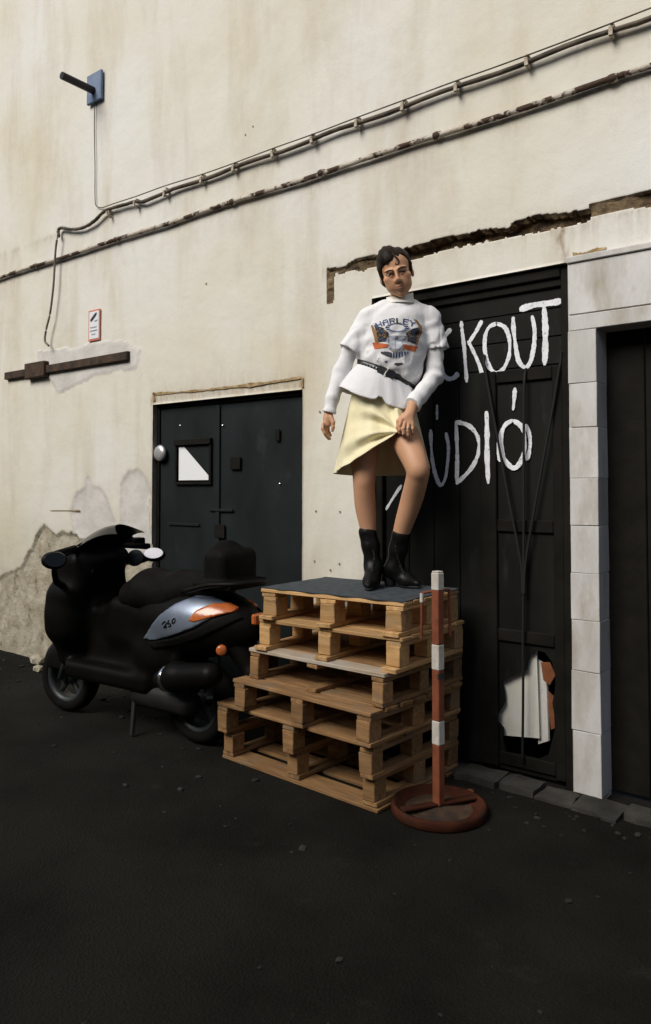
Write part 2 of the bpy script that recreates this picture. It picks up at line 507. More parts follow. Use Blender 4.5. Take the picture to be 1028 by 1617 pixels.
M_AMBER = mat('amber_lens', (0.42, 0.10, 0.025), (0.52, 0.15, 0.04), 18, 0.18, spec=0.6)
M_SHIELD = mat('smoked_windscreen', (0.006, 0.006, 0.006), None, rough=0.22, spec=0.3)
M_PEBBLE = mat('grey_pebble', (0.010, 0.009, 0.007), (0.03, 0.027, 0.022), 6, 0.9, rand=True)

# ================================================================== GROUND
g = pyd('ground', np.array([[-60, -60, 0], [60, -60, 0], [60, 0.35, 0], [-60, 0.35, 0]], float), [(0, 1, 2, 3)])
tag(obj('ground', g, M_GROUND), kind='structure')

# ================================================================== WALL (one rendered facade with openings and real loss of plaster)
OPP_H = 7.2
zc_pipe = W(500, 218, -0.03)[2]
SD = (-4.262, -2.887, 1.985)      # small door: x0, x1, top
BD = (-2.385, -1.275, 2.452)      # big door
RD = (-1.142, -0.10, 2.122)       # neighbouring doorway
STEP = 0.0165
def lines(lo, hi, step, keys):
    a = [lo]
    for k in sorted(keys) + [hi]:
        n = max(1, int(round((k - a[-1]) / step)))
        a += list(np.linspace(a[-1], k, n + 1)[1:])
    return np.array(a)
xs = np.concatenate([np.linspace(-14, -6.7, 22)[:-1], lines(-6.7, -2.76, STEP, [SD[0], SD[1]]), lines(-2.76, -0.75, 0.008, [BD[0], BD[1], RD[0]])[1:], [RD[1]], np.linspace(0.2, 7, 18)])
zs = np.concatenate([lines(0.0, 2.5, STEP, [SD[2], RD[2], BD[2]]), lines(2.5, 2.76, 0.007, [])[1:], lines(2.76, 4.6, STEP, [])[1:], np.linspace(4.7, 7.2, 22)])
XX, ZZ = np.meshgrid(xs, zs, indexing='ij')
def wpoly(pts):
    return [(W(x, y)[0], W(x, y)[2]) for x, y in pts]
jx = XX + 0.05 * fbm(XX * 6, ZZ * 6, 3.3); jz = ZZ + 0.05 * fbm(XX * 6, ZZ * 6, 9.1)
YY = -0.006 * fbm(XX * 1.1, ZZ * 1.1, 0.5) - 0.0025 * fbm(XX * 7, ZZ * 7, 2.0)
MI = np.zeros(XX.shape, np.int8)
# broken band above the big door
bt = 2.688 + 0.030 * fbm(XX * 5, 1.7, 0.0) + 0.016 * fbm(XX * 37, ZZ * 20, 0.0) - 0.006 * np.clip((-2.2 - XX) / 0.4, 0, 1)
bb = 2.628 + 0.026 * fbm(XX * 7, 5.2, 0.0) + 0.018 * fbm(XX * 41, ZZ * 20, 7.0) + 0.006 * np.clip((-2.2 - XX) / 0.4, 0, 1)
band = (ZZ < bt) & (ZZ > bb) & (XX > -2.70) & (XX < -1.17)
hook = (XX > -2.70) & (XX < -2.655 + 0.02 * fbm(1.0, ZZ * 14, 0)) & (ZZ < 2.66) & (ZZ > 2.47)
band2 = (XX >= -1.17) & (XX < -0.70) & (ZZ < 2.70) & (ZZ > 2.64 + 0.02 * fbm(XX * 9, 2.2, 0))
for msk, dep in ((band, 0.055), (hook, 0.018), (band2, 0.014)):
    dep = dep * (1 - 0.6 * np.clip((-2.2 - XX) / 0.15, 0, 1))
    YY = np.where(msk, dep + 0.03 * fbm(XX * 16, ZZ * 22, 4.0), YY)
    MI = np.where(msk, 1, MI)
# plaster lost near the ground on the left: grey mortar islands, dirty undercoat below them
sub_d = poly_sdf(jx, jz, wpoly([(30, 900), (55, 856), (72, 830), (88, 842), (112, 842), (140, 850), (175, 840), (205, 832), (232, 838), (240, 872), (240, 1200), (-60, 1200), (-60, 935)]))
sub = sub_d < 0
ga_d = poly_sdf(jx, jz, wpoly([(112, 806), (122, 780), (136, 768), (139, 752), (144, 770), (160, 778), (172, 800), (180, 826), (168, 842), (140, 848), (116, 838)]))
grA = ga_d < 0
gb_d = poly_sdf(jx, jz, wpoly([(188, 838), (192, 790), (190, 765), (200, 750), (214, 748), (228, 754), (236, 770), (237, 880), (200, 884), (178, 846)]))
grB = gb_d < 0
YY = np.where(sub, 0.016 + 0.012 * fbm(XX * 9, ZZ * 9, 1.0), YY); MI = np.where(sub, 3, MI)
YY = np.where(grA | grB, 0.007 + 0.004 * fbm(XX * 14, ZZ * 14, 6.0), YY); MI = np.where(grA | grB, 2, MI)
# mortar squeezed out round the iron bar and a patch under it
mo = (poly_sdf(jx, jz, wpoly([(60, 552), (120, 548), (200, 540), (222, 552), (214, 580), (150, 590), (120, 605), (92, 622), (80, 600), (60, 604)])) < 0) & (MI == 0)
YY = np.where(mo, YY - 0.006, YY); MI = np.where(mo, 2, MI)
inside = np.zeros((len(xs) - 1, len(zs) - 1), bool)
cxm, czm = (xs[:-1] + xs[1:]) / 2, (zs[:-1] + zs[1:]) / 2
for (a, b, t) in (SD, BD, RD):
    inside |= ((cxm > a) & (cxm < b))[:, None] & (czm < t)[None, :]
nz = len(zs)
V = np.stack([XX, YY, ZZ], -1).reshape(-1, 3)
ii, kk = np.nonzero(~inside)
F = np.stack([ii * nz + kk, (ii + 1) * nz + kk, (ii + 1) * nz + kk + 1, ii * nz + kk + 1], 1)
FM = np.maximum(np.maximum(MI[ii, kk], MI[ii + 1, kk + 1]), np.maximum(MI[ii + 1, kk], MI[ii, kk + 1]))
F, FM, V = F.tolist(), FM.tolist(), V.tolist()
for (a, b, t) in (SD, BD, RD):            # reveals
    i0, i1, k1 = [int(np.argmin(abs(q - v))) for q, v in ((xs, a), (xs, b), (zs, t))]
    path = [(i0, k) for k in range(k1 + 1)] + [(i, k1) for i in range(i0 + 1, i1 + 1)] + [(i1, k) for k in range(k1 - 1, -1, -1)]
    base = len(V)
    V += [[xs[i], 0.115, zs[k]] for i, k in path]
    for n in range(len(path) - 1):
        (p, q), (r, s) = path[n], path[n + 1]
        F.append([p * nz + q, r * nz + s, base + n + 1, base + n]); FM.append(0)
me = pyd('rendered_wall', V, F)
# rust and soot that has run down from iron, cracks and pipes
ST = 0.75 * np.exp(-((XX + 1.295 + 0.012 * np.sin(ZZ * 30)) / 0.022) ** 2) * (ZZ > 2.44) * (ZZ < 2.66)
ST += 0.45 * np.exp(-np.abs(ZZ - (bt + bb) / 2) / 0.045) * (XX > -2.74) * (XX < -0.8)
ST += 0.30 * np.clip((2.64 - ZZ) / 0.02, 0, 1) * np.exp(-(2.64 - np.minimum(ZZ, 2.64)) / 0.09) * (XX > -1.5) * (XX < -0.8) * (fbm(XX * 30, 1.0, 2.0) > 0)
for zp, aw in ((3.24, 0.55), (zc_pipe, 0.45)):
    dn = np.clip(zp - ZZ, 0, None)
    ST += aw * np.where(ZZ < zp, np.exp(-dn / (0.05 + 0.10 * np.clip(fbm(XX * 9, 3.0, 1.0), 0, 1))), np.exp(-(ZZ - zp) / 0.015)) * np.clip(0.55 + fbm(XX * 14, 2.0, 5.0), 0, 1)
ST += 0.6 * np.exp(-np.abs(ZZ - 2.025) / 0.05) * (XX > SD[0] - 0.02) * (XX < SD[1] + 0.02) * (ZZ > SD[2] - 0.01)
ST += 0.45 * np.exp(-np.abs(XX - SD[0]) / 0.02) * (ZZ < 2.05) + 0.4 * np.exp(-np.abs(XX - SD[1]) / 0.012) * (ZZ < 2.05)
ST += 0.5 * np.exp(-np.minimum(np.abs(sub_d), np.minimum(np.abs(ga_d), np.abs(gb_d))) / 0.018) * (XX < SD[0])
ca = me.attributes.new('stain', 'FLOAT', 'POINT')
vals = np.zeros(len(me.vertices)); vals[:XX.size] = np.clip(ST, 0, 1).ravel()
ca.data.foreach_set('value', vals)
for m in (M_WALL, M_BARE, M_MORTAR, M_SUBCOAT):
    me.materials.append(m)
me.polygons.foreach_set('material_index', FM)
me.polygons.foreach_set('use_smooth', [True] * len(F))
WALL = tag(obj('rendered_wall', me), 'stained cream rendered facade with crumbling plaster behind the whole scene', 'wall')
def strip_mesh(name, pts, wid, Y, jit=0.3, seed=1, dy=0.003, taper=False):
    """irregular flat strip lying on the upright plane Y, with its own small thickness"""
    P = np.array([[p[0], p[2]] for p in pts]); n = len(P)
    rs = np.random.RandomState(seed)
    jw = np.convolve(np.pad(rs.uniform(-1, 1, n), 2, mode='edge'), [0.2] * 5, 'valid') * 1.6
    wv = np.array(wid if hasattr(wid, '__len__') else [wid] * n) * (1 + jit * jw + 0.25 * jit * rs.uniform(-1, 1, n))
    if taper and n > 6:
        wv[[0, -1]] *= 0.45; wv[[1, -2]] *= 0.8
    T = np.gradient(P, axis=0); T /= np.linalg.norm(T, axis=1)[:, None] + 1e-9
    Nn = np.stack([-T[:, 1], T[:, 0]], 1)
    V, F = [], []
    for i in range(n):
        a = P[i] + Nn[i] * wv[i] * (0.5 + 0.12 * jit * rs.uniform(-1, 1)); b = P[i] - Nn[i] * wv[i] * (0.5 + 0.12 * jit * rs.uniform(-1, 1))
        V += [(a[0], Y - dy, a[1]), (b[0], Y - dy, b[1]), (a[0], Y, a[1]), (b[0], Y, b[1])]
    for i in range(n - 1):
        q, r = 4 * i, 4 * i + 4
        F += [(q, q + 1, r + 1, r), (q, r, r + 2, q + 2), (q + 1, q + 3, r + 3, r + 1)]
    F += [(0, 2, 3, 1), (4 * n - 4, 4 * n - 3, 4 * n - 1, 4 * n - 2)]
    bm = bmesh.new(); me = pyd(name, np.array(V), F); bm.from_mesh(me); bpy.data.meshes.remove(me)
    return bm_mesh(name, bm)
def wline(pts, n=10, Y=0.0):
    return catmull([W(x, y, Y) for x, y in pts], n)
# cracks over the lintels
obj('crack', strip_mesh('crack', wline([(243, 622), (300, 618), (360, 612), (420, 605), (477, 596)], 12), 0.016, -0.003, 0.7, 3), M_STAIN, WALL)
obj('crack', strip_mesh('crack', wline([(243, 620), (244, 634)], 6), 0.015, -0.003, 0.6, 4), M_STAIN, WALL)
obj('crack', strip_mesh('crack', wline([(478, 596), (478, 612)], 6), 0.013, -0.003, 0.6, 5), M_STAIN, WALL)
obj('crack', strip_mesh('crack', wline([(905, 404), (930, 398), (958, 392)], 8), 0.012, -0.003, 0.9, 8), M_STAIN, WALL)
obj('crack', strip_mesh('crack', wline([(80, 806), (110, 806), (126, 806)], 8), 0.008, -0.003, 0.7, 9), M_STAIN, WALL)
for n, (x, y) in enumerate([(499, 807), (537, 808), (497, 886), (536, 890), (522, 900), (505, 650), (326, 448), (400, 200), (388, 213), (480, 1010)]):
    p = W(x, y)
    pm = lathe_mesh('nail_hole', [(0.0, -0.003), (0.0045, -0.003), (0.006, 0.002)], 8, 'y')
    h = obj('nail_hole', pm, M_STAIN, WALL); h.location = (p[0], -0.004, p[2])

# ================================================================== ADDED BUILDING (unseen behind the viewer, put there to shade the wall foot)
OB = tag(empty('added_shade_building', (-4, -10.6, 0)), 'unseen plain building added behind the viewer to shade the wall foot', 'building')
M_OPP = mat('grey_beige_render', (0.30, 0.27, 0.22), (0.38, 0.345, 0.29), 0.8, 0.95, spec=0.1, bump=0.3, bscale=9)
obj('facade', box_mesh('facade', (-22, -2.4, 0.0), (24, 0.0, OPP_H), 0.0), M_OPP, OB)
obj('cornice', box_mesh('cornice', (-22.2, -2.4, OPP_H + 0.002), (24.2, 0.25, OPP_H + 0.22), 0.03), M_OPP, OB)
for i in range(8):
    for k in range(2):
        wn = obj('window', box_mesh('window', (-0.6, 0.002, 0.0), (0.6, 0.06, 1.5), 0.01), M_FRAME, OB)
        wn.location = (-18.5 + i * 5.2, 0, 1.2 + 3.1 * k)
        obj('pane', box_mesh('pane', (-0.52, 0.062, 0.08), (0.52, 0.07, 1.42)), M_SHIELD, wn)

# ================================================================== STONE SURROUND of the neighbouring doorway
SUR = tag(empty('stone_door_surround', (-1.20, 0, 0)), 'pale stone doorway surround at the right edge beside the black door', 'door surround')
zz = [0.02, 0.30, 0.57, 0.80, 1.012, 1.227, 1.443, 1.675, 1.878, 2.122]
rs = random.Random(5)
for side in (0, 1):
    for a, b in zip(zz[:-1], zz[1:]):
        x0, x1 = (-1.268, -1.140) if side == 0 else (-0.102, 0.03)
        x0 += rs.uniform(-0.004, 0.004) if side == 0 else 0
        x1 += rs.uniform(-0.004, 0.004) if side == 1 else 0
        s = obj('stone', box_mesh('stone', (x0, -0.022 + rs.uniform(-0.002, 0.002), a + 0.0012), (x1, 0.118, b - 0.0012), 0.0022, 0.0015, rs), M_STONE, SUR)
        s.location = (1.20, 0, 0)
for a, b, z0, z1 in ((-1.268, -0.86, 2.124, 2.193), (-0.857, -0.40, 2.124, 2.193), (-0.397, 0.03, 2.124, 2.193), (-1.266, -0.62, 2.196, 2.435), (-0.617, 0.03, 2.196, 2.435), (-1.272, 0.05, 2.438, 2.466)):
    s = obj('stone', box_mesh('stone', (a, -0.022 - (0.012 if z1 > 2.45 else 0), z0), (b, 0.118, z1), 0.003, 0.0018, rs), M_STONE, SUR)
    s.location = (1.20, 0, 0)
ND = tag(empty('neighbour_door', (-0.62, 0.13, 0)), 'dark door deep inside the stone doorway on the right', 'door')
for i in range(6):
    x0 = -1.145 + i * 0.175
    o = obj('plank', box_mesh('plank', (x0 + 0.002, 0.117, 0.02), (x0 + 0.173, 0.15, 2.13), 0.004), M_FRAME, ND); o.location = (0.62, -0.13, 0)

# ================================================================== KERB / threshold strip
KB = tag(empty('kerb', (-1.6, -0.08, 0)), kind='structure')
kx = [-2.62, -2.30, -2.02, -1.80, -1.58, -1.40, -1.23, -1.02, -0.75, -0.40, -0.02, 0.5]
for a, b in zip(kx[:-1], kx[1:]):
    d = rs.uniform(0.115, 0.175); h = rs.uniform(0.012, 0.030)
    bm = bmesh.new()
    bmesh.ops.create_cube(bm, size=1.0)
    bmesh.ops.subdivide_edges(bm, edges=list(bm.edges), cuts=3, use_grid_fill=True)
    for v in bm.verts:
        x, y, z = v.co
        nx = 0.03 * float(fbm(np.float64(a * 9 + x * 3), np.float64(y * 3), 1.0)); ny = 0.045 * float(fbm(np.float64(a * 9 + x * 3.1), np.float64(y * 3), 5.0))
        v.co = Vector(((a + b) / 2 + x * (b - a - 0.008) + nx * 0.5, -0.004 - d / 2 + y * d + (ny if y < 0.3 else 0), max(-0.01, -0.01 + (z + 0.5) * (h + 0.01) + (ny * 0.3 if z > 0 else 0))))
    o = obj('stone', bm_mesh('stone', bm), M_KERB, KB); o.location = (1.6, 0.08, 0)

# ================================================================== SMALL STEEL DOOR
DY = 0.05
SDO = tag(empty('steel_door', ((SD[0] + SD[1]) / 2, DY, 0)), 'dark green-black double steel door with tiny square window behind the scooter', 'door')
def dp(name, me, m, par=SDO):
    o = obj(name, me, m, par)
    if par in (SDO,):
        o.location = (-par.location[0], -par.location[1], 0)
    return o
split = W(345, 700, DY)[0]
dl = dp('door_leaf', box_mesh('door_leaf', (SD[0] + 0.03, DY, 0.02), (split - 0.003, DY + 0.04, SD[2] - 0.03), 0.004), M_DOOR)
dr = dp('door_leaf', box_mesh('door_leaf', (split + 0.003, DY + 0.006, 0.02), (SD[1] - 0.03, DY + 0.046, SD[2] - 0.03), 0.004), M_DOOR)
for a, b in (((SD[0], DY - 0.012, 0), (SD[0] + 0.028, DY + 0.05, SD[2])), ((SD[1] - 0.028, DY - 0.012, 0), (SD[1], DY + 0.05, SD[2])), ((SD[0] + 0.029, DY - 0.012, SD[2] - 0.028), (SD[1] - 0.029, DY + 0.05, SD[2]))):
    dp('frame', box_mesh('frame', a, b, 0.003), M_FRAME)
dp('cover_strip', box_mesh('cover_strip', (split - 0.02, DY - 0.008, 0.03), (split + 0.016, DY - 0.001, SD[2] - 0.04), 0.003), M_DOOR)
p, q = W(284, 705, DY), W(331, 758, DY)
wx0, wx1, wz0, wz1 = p[0], q[0], q[2], p[2]
wf = dp('window', box_mesh('window', (wx0 - 0.012, DY - 0.004, wz0 - 0.012), (wx1 + 0.012, DY - 0.001, wz1 + 0.012)), M_VOID)
for a, b in (((wx0 - 0.03, DY - 0.02, wz0 - 0.03), (wx1 + 0.03, DY - 0.002, wz0 - 0.013)), ((wx0 - 0.03, DY - 0.03, wz1 + 0.006), (wx1 + 0.03, DY - 0.002, wz1 + 0.045)),
             ((wx0 - 0.03, DY - 0.02, wz0 - 0.0125), (wx0 - 0.013, DY - 0.002, wz1 + 0.0055)), ((wx1 + 0.013, DY - 0.02, wz0 - 0.0125), (wx1 + 0.03, DY - 0.002, wz1 + 0.0055))):
    obj('frame', box_mesh('frame', a, b, 0.002), M_FRAME, wf)
tri = [(wx0, DY - 0.008, wz1 - 0.004), (wx0 + 0.05, DY - 0.008, wz1 - 0.004), (wx1 - 0.004, DY - 0.008, wz0 + 0.03), (wx1 - 0.004, DY - 0.008, wz0), (wx0, DY - 0.008, wz0)]
obj('pane', prism_mesh('pane', tri, None, (0, 0.003, 0)), M_GLASSWHITE, wf)  # lower left piece of the pane, even white
tri = [(wx0 + 0.055, DY - 0.007, wz1 - 0.004), (wx1, DY - 0.007, wz1 - 0.004), (wx1, DY - 0.007, wz0 + 0.036)]
obj('pane', prism_mesh('pane', tri, None, (0, 0.003, 0)), M_DOOR, wf)
kp = W(258, 716, DY)
kn = dp('knob', lathe_mesh('knob', [(0.0, -0.050), (0.030, -0.049), (0.052, -0.043), (0.060, -0.03), (0.050, -0.016), (0.024, -0.01), (0.02, 0.0)], 24, 'y'), M_KNOB)
kn.location = (kp[0] - SDO.location[0], 0, kp[2]); kn.data.polygons.foreach_set('use_smooth', [True] * len(kn.data.polygons))
for (x0, y0, x1, y1, t, nm) in ((365, 722, 381, 741, 0.014, 'lock_plate'), (436, 678, 443, 696, 0.012, 'latch'), (268, 825, 316, 831, 0.012, 'hinge_bar'), (332, 803, 369, 808, 0.012, 'hinge_bar'), (340, 828, 356, 850, 0.012, 'lock_plate')):
    a, b = W(x0, y0, DY), W(x1, y1, DY)
    dp(nm, box_mesh(nm, (a[0], DY - t, min(a[2], b[2])), (b[0], DY - 0.002, max(a[2], b[2])), 0.002), M_FRAME if nm in ('lock_plate', 'latch') else M_DOOR)
for i, (x, y) in enumerate([(285, 672), (352, 672), (442, 764)]):
    a = W(x, y, DY); o = dp('rivet', lathe_mesh('rivet', [(0, -0.007), (0.005, -0.005), (0.007, 0)], 10, 'y'), M_CHROME); o.location = (a[0] - SDO.location[0], 0, a[2])

# ================================================================== BIG PAINTED GATE
GY = 0.055
GAT = tag(empty('black_gate', ((BD[0] + BD[1]) / 2, GY, 0)), 'tall black double gate with white brushed lettering behind the person', 'gate')
def gp(name, me, m, par=GAT):
    o = obj(name, me, m, par)
    if par is GAT:
        o.location = (-GAT.location[0], -GAT.location[1], 0)
    return o
gx = W(768, 700, GY)[0]
gtop = BD[2]
for a, b in (((BD[0], GY - 0.03, 0), (BD[0] + 0.05, GY + 0.06, gtop)), ((BD[1] - 0.045, GY - 0.03, 0), (BD[1], GY + 0.06, gtop)),
             ((BD[0] + 0.051, GY - 0.035, gtop - 0.055), (BD[1] - 0.046, GY + 0.06, gtop)), ((BD[0] + 0.051, GY - 0.018, gtop - 0.095), (BD[1] - 0.046, GY + 0.06, gtop - 0.057))):
    gp('frame', box_mesh('frame', a, b, 0.004), M_FRAME)
# boards of the left leaf and the upper right leaf
zt, zm = gtop - 0.098, W(800, 583, GY)[2]
bz = [zm, zm + 0.135, zm + 0.27, zt]
for a, b in zip(bz[:-1], bz[1:]):
    gp('board', box_mesh('board', (BD[0] + 0.052, GY - 0.002 * random.random(), a + 0.002), (BD[1] - 0.047, GY + 0.03, b - 0.002), 0.003), M_GATE)
n = 4
for i in range(n):
    a = BD[0] + 0.052 + (gx - BD[0] - 0.052) * i / n; b = BD[0] + 0.052 + (gx - BD[0] - 0.052) * (i + 1) / n
    gp('board', box_mesh('board', (a + 0.002, GY + 0.001, 0.02), (b - 0.002, GY + 0.03, zm - 0.002), 0.003), M_GATE)
# right leaf: panel with a torn hole low down
hole = [(792, 1076), (796, 1092), (797, 1108), (789, 1122), (783, 1136), (795, 1150), (794, 1170), (799, 1188), (822, 1192), (850, 1199), (866, 1192), (872, 1168), (878, 1146), (872, 1110), (879, 1076), (872, 1046), (860, 1030), (846, 1026), (836, 1034), (833, 1046), (831, 1058), (812, 1066)]
x0, x1, z0, z1 = gx + 0.002, BD[1] - 0.047, 0.02, zm - 0.002
bm = bmesh.new()
o4 = [bm.verts.new((x, GY + 0.004, z)) for x, z in ((x0, z0), (x1, z0), (x1, z1), (x0, z1))]
hv = [bm.verts.new(Vector(W(x, y, GY + 0.004))) for x, y in hole]
ed = [bm.edges.new((L[i], L[(i + 1) % len(L)])) for L in (o4, hv) for i in range(len(L))]
bmesh.ops.triangle_fill(bm, use_beauty=True, use_dissolve=False, edges=ed)
fs = list(bm.faces)
ex = bmesh.ops.extrude_face_region(bm, geom=fs)
bmesh.ops.translate(bm, vec=(0, 0.012, 0), verts=[e for e in ex['geom'] if isinstance(e, bmesh.types.BMVert)])
gp('torn_panel', bm_mesh('torn_panel', bm), M_GATE)
for zr in (W(800, 595, GY)[2], W(800, 830, GY)[2], W(820, 1005, GY)[2], 0.075):
    gp('rail', box_mesh('rail', (gx + 0.06, GY - 0.011, zr - 0.03), (BD[1] - 0.10, GY + 0.003, zr + 0.03), 0.004), M_FRAME)
for xr in ((gx - 0.03, gx + 0.058), (BD[1] - 0.098, BD[1] - 0.048)):
    gp('stile', box_mesh('stile', (xr[0], GY - 0.014, 0.03), (xr[1], GY + 0.0, zm - 0.006), 0.004), M_FRAME)
bk = gp('interior', box_mesh('interior', (BD[0], GY + 0.20, 0), (BD[1], GY + 0.24, gtop)), M_VOID)
# what stands behind the torn panel
bp = [W(x, y, GY + 0.035) for x, y in ((780, 1160), (852, 1166), (847, 1022), (824, 1010), (778, 1040))]
tag(obj('white_board', prism_mesh('white_board', bp, None, (0, 0.012, 0)), M_WHITE), 'white board showing through the torn hole low in the black gate', 'board')
bp = [W(x, y, GY + 0.055) for x, y in ((846, 1040), (862, 1050), (866, 1170), (850, 1175))]
tag(obj('white_board', prism_mesh('white_board', bp, None, (0.004, 0.01, 0)), M_MORTAR), 'narrow greyish board edge behind the white board in the gate hole', 'board')
for L, lab in (([(854, 1046), (868, 1046), (877, 1066), (868, 1082), (858, 1074)], 'upper orange rag scrap beside the white board in the gate hole'), ([(866, 1092), (874, 1100), (876, 1150), (870, 1152), (866, 1120)], 'lower orange rag strip beside the white board in the gate hole')):
    tag(obj('orange_rag', prism_mesh('orange_rag', [W(x, y, GY + 0.026) for x, y in L], None, (0, 0.008, 0)), M_ORANGECLOTH), lab, 'rag')
# brushed lettering
STROKES = [
    ('letter_c', [[(712, 519), (702, 532), (696, 552), (695, 572), (699, 589), (708, 598), (717, 596), (724, 589)]], 8),
    ('letter_k', [[(728, 507), (730, 525), (733, 550), (735, 578), (737, 604)], [(761, 506), (752, 523), (741, 540)], [(739, 538), (748, 556), (757, 576), (762, 593)]], 6.5),
    ('letter_o', [[(785, 510), (772, 517), (766, 532), (766, 556), (772, 578), (783, 589), (795, 582), (804, 560), (804, 535), (797, 517), (783, 510)]], 6.5),
    ('letter_u', [[(810, 500), (811, 520), (814, 545), (819, 570), (829, 580), (838, 570), (843, 545), (844, 520), (840, 498)]], 6.5),
    ('letter_t', [[(820, 489), (842, 482), (865, 479), (888, 475)], [(859, 484), (861, 515), (861, 550), (860, 577)]], 9.5),
    ('accent', [[(690, 639), (690, 650), (690, 663)]], 4.5),
    ('letter_u', [[(680, 678), (681, 708), (684, 735), (690, 757), (696, 766), (703, 755), (707, 728), (708, 705), (704, 683)]], 6.2),
    ('letter_d', [[(720, 664), (721, 690), (722, 720), (721, 764)], [(719, 666), (738, 671), (752, 685), (757, 706), (750, 730), (736, 749), (720, 764)]], 7.6),
    ('letter_i', [[(768, 649), (769, 680), (769, 715), (771, 764)]], 8),
    ('accent', [[(813, 612), (812, 630), (810, 648)]], 6.5),
    ('letter_o', [[(810, 663), (797, 672), (791, 690), (794, 717), (804, 735), (815, 738), (825, 722), (829, 700), (825, 676), (810, 663)], [(830, 670), (836, 686), (837, 705), (832, 727)], [(785, 698), (788, 713), (790, 729)]], 7.0),
    ('brush_stroke', [[(634, 766), (622, 784), (609, 805)]], 6),
]
for k, (nm, sts, wd) in enumerate(STROKES):
    Vs, Fs = [], []
    for si, st in enumerate(sts):
        yo = 0.013 if nm == 'letter_i' else 0.0
        P = wline(st, 8, GY - 0.004 - yo)
        sm = strip_mesh('s', P, wd * 0.00302, GY - 0.0022 - yo - 0.0006 * si, 0.34, 20 + k * 3 + si, 0.0016, True)
        b0 = len(Vs)
        Vs += [tuple(v.co) for v in sm.vertices]; Fs += [tuple(b0 + i for i in f.vertices) for f in sm.polygons]
        bpy.data.meshes.remove(sm)
    gp(nm, pyd(nm, np.array(Vs), Fs), M_PAINT)
# cords hung in front of the gate
for pts, lab in (([(762, 560), (778, 650), (800, 770), (818, 862), (824, 900), (825, 940)], 'left slanting black cord hanging in front of the lettered gate'),
                 ([(889, 545), (872, 650), (852, 760), (836, 850), (829, 900), (828, 940)], 'right slanting black cord hanging in front of the lettered gate'),
                 ([(828, 581), (827, 700), (827, 850), (826, 1000), (826, 1100), (825, 1204)], 'straight middle black cord hanging down past the gate hole')):
    P = wline(pts, 8, GY - 0.03)
    P[0][1] = GY - 0.008
    tag(obj('cord', tube_mesh('cord', P, 0.0065, 8), M_CORD, smooth=True), lab, 'cord')

# ================================================================== PIPES AND CABLES ON THE WALL
def along(pts, n=12, Y=-0.03):
    return catmull([W(x, y, Y) for x, y in pts], n)
zc = W(500, 218, -0.03)[2]
P = np.vstack([along([(93, 374), (92, 364), (97, 360), (112, 362), (130, 360), (148, 350), (162, 336), (176, 329), (215, 318)], 8), [[x, -0.03, zc + 0.006 * math.sin(x * 9)] for x in np.arange(-4.35, 6.5, 0.11)]])
CON = tag(empty('cable_conduit', (-3, -0.03, zc)), 'upper thin dark conduit with clips running across the wall', 'pipe')
o = obj('tube', tube_mesh('tube', P, 0.0125, 8, 0.16), M_PIPEDARK, CON, smooth=True); o.location = (3, 0.03, -zc)
cm = []
bm = bmesh.new()
for lo, hi in (((-0.010, -0.006, 0.0), (0.010, 0.03, 0.05)), ((-0.014, -0.028, -0.05), (0.014, -0.016, 0.012)), ((-0.012, -0.02, -0.055), (0.012, 0.03, -0.034)), ((-0.02, -0.006, 0.02), (0.02, 0.02, 0.03))):
    r = bmesh.ops.create_cube(bm, size=1.0)['verts']
    for v in r:
        v.co = Vector([(lo[i] + hi[i]) / 2 + v.co[i] * (hi[i] - lo[i]) for i in range(3)])
clip_me = bm_mesh('clip', bm)
clip_me.materials.append(M_CLIP)
cx_ = [W(x, y, -0.03)[0] for x, y in ((172, 330), (215, 317), (262, 303), (320, 283), (371, 266), (432, 244), (494, 225), (565, 200), (638, 176), (722, 146))] + [-1.45, -1.05, -0.6]
for x in cx_:
    o = obj('clip', clip_me, None, CON); o.scale = (0.62, 0.8, 0.62); o.location = (x + 3, 0, 0.004)
    o.rotation_euler = (0, random.uniform(-0.15, 0.15), 0)
P = [[x, -0.024, 3.238 + 0.004 * math.sin(x * 5)] for x in np.arange(-13.5, 6.5, 0.14)]
LP = tag(empty('peeling_pipe', (-3, -0.024, 3.24)), 'lower pipe with flaking white paint running across the wall', 'pipe')
o = obj('tube', tube_mesh('tube', P, 0.0148, 10, 0.12), M_PIPEPEEL, LP, smooth=True); o.location = (3, 0.024, -3.24)
for x in (-5.75, -4.66, -3.45, -2.72, -1.95, -1.05):
    o = obj('collar', lathe_mesh('collar', [(0.0, -0.022), (0.0185, -0.02), (0.021, 0), (0.0185, 0.02), (0.0, 0.022)], 12), M_PIPEPEEL, LP)
    o.location = (x + 3, 0, 0); o.rotation_euler = (0, math.pi / 2, 0)
P = np.vstack([along([(150, 150), (149, 200), (150, 260), (150, 310), (152, 325), (162, 328)], 6, -0.012), along([(178, 322), (215, 310), (262, 293), (320, 275), (371, 257), (432, 234), (494, 212), (565, 185), (638, 158), (722, 127), (790, 103), (900, 62), (1060, 0)], 5, -0.04)])
tag(obj('cable', tube_mesh('cable', P, 0.0036, 6), M_PIPEDARK, smooth=True), 'thin cable dropping from the blue plate then following the conduit', 'cable')
P = along([(92, 368), (88, 392), (86, 425), (84, 455), (79, 495), (73, 520), (71, 538), (77, 546)], 6, -0.05)
tag(obj('cable', tube_mesh('cable', P, 0.0085, 7), M_CABLE, smooth=True), 'pale drooping cable end hanging at the left edge of the wall', 'cable')
BR = tag(empty('wall_arm', (-4.97, 0, 4.42)), 'dark metal arm on a blue wall plate high at left', 'bracket')
a, b = W(140, 168, -0.01), W(163, 110, -0.01)
o = obj('plate', box_mesh('plate', (a[0], -0.03, a[2]), (b[0], -0.007, b[2]), 0.004), M_BLUE, BR); o.location = (4.97, 0, -4.42)
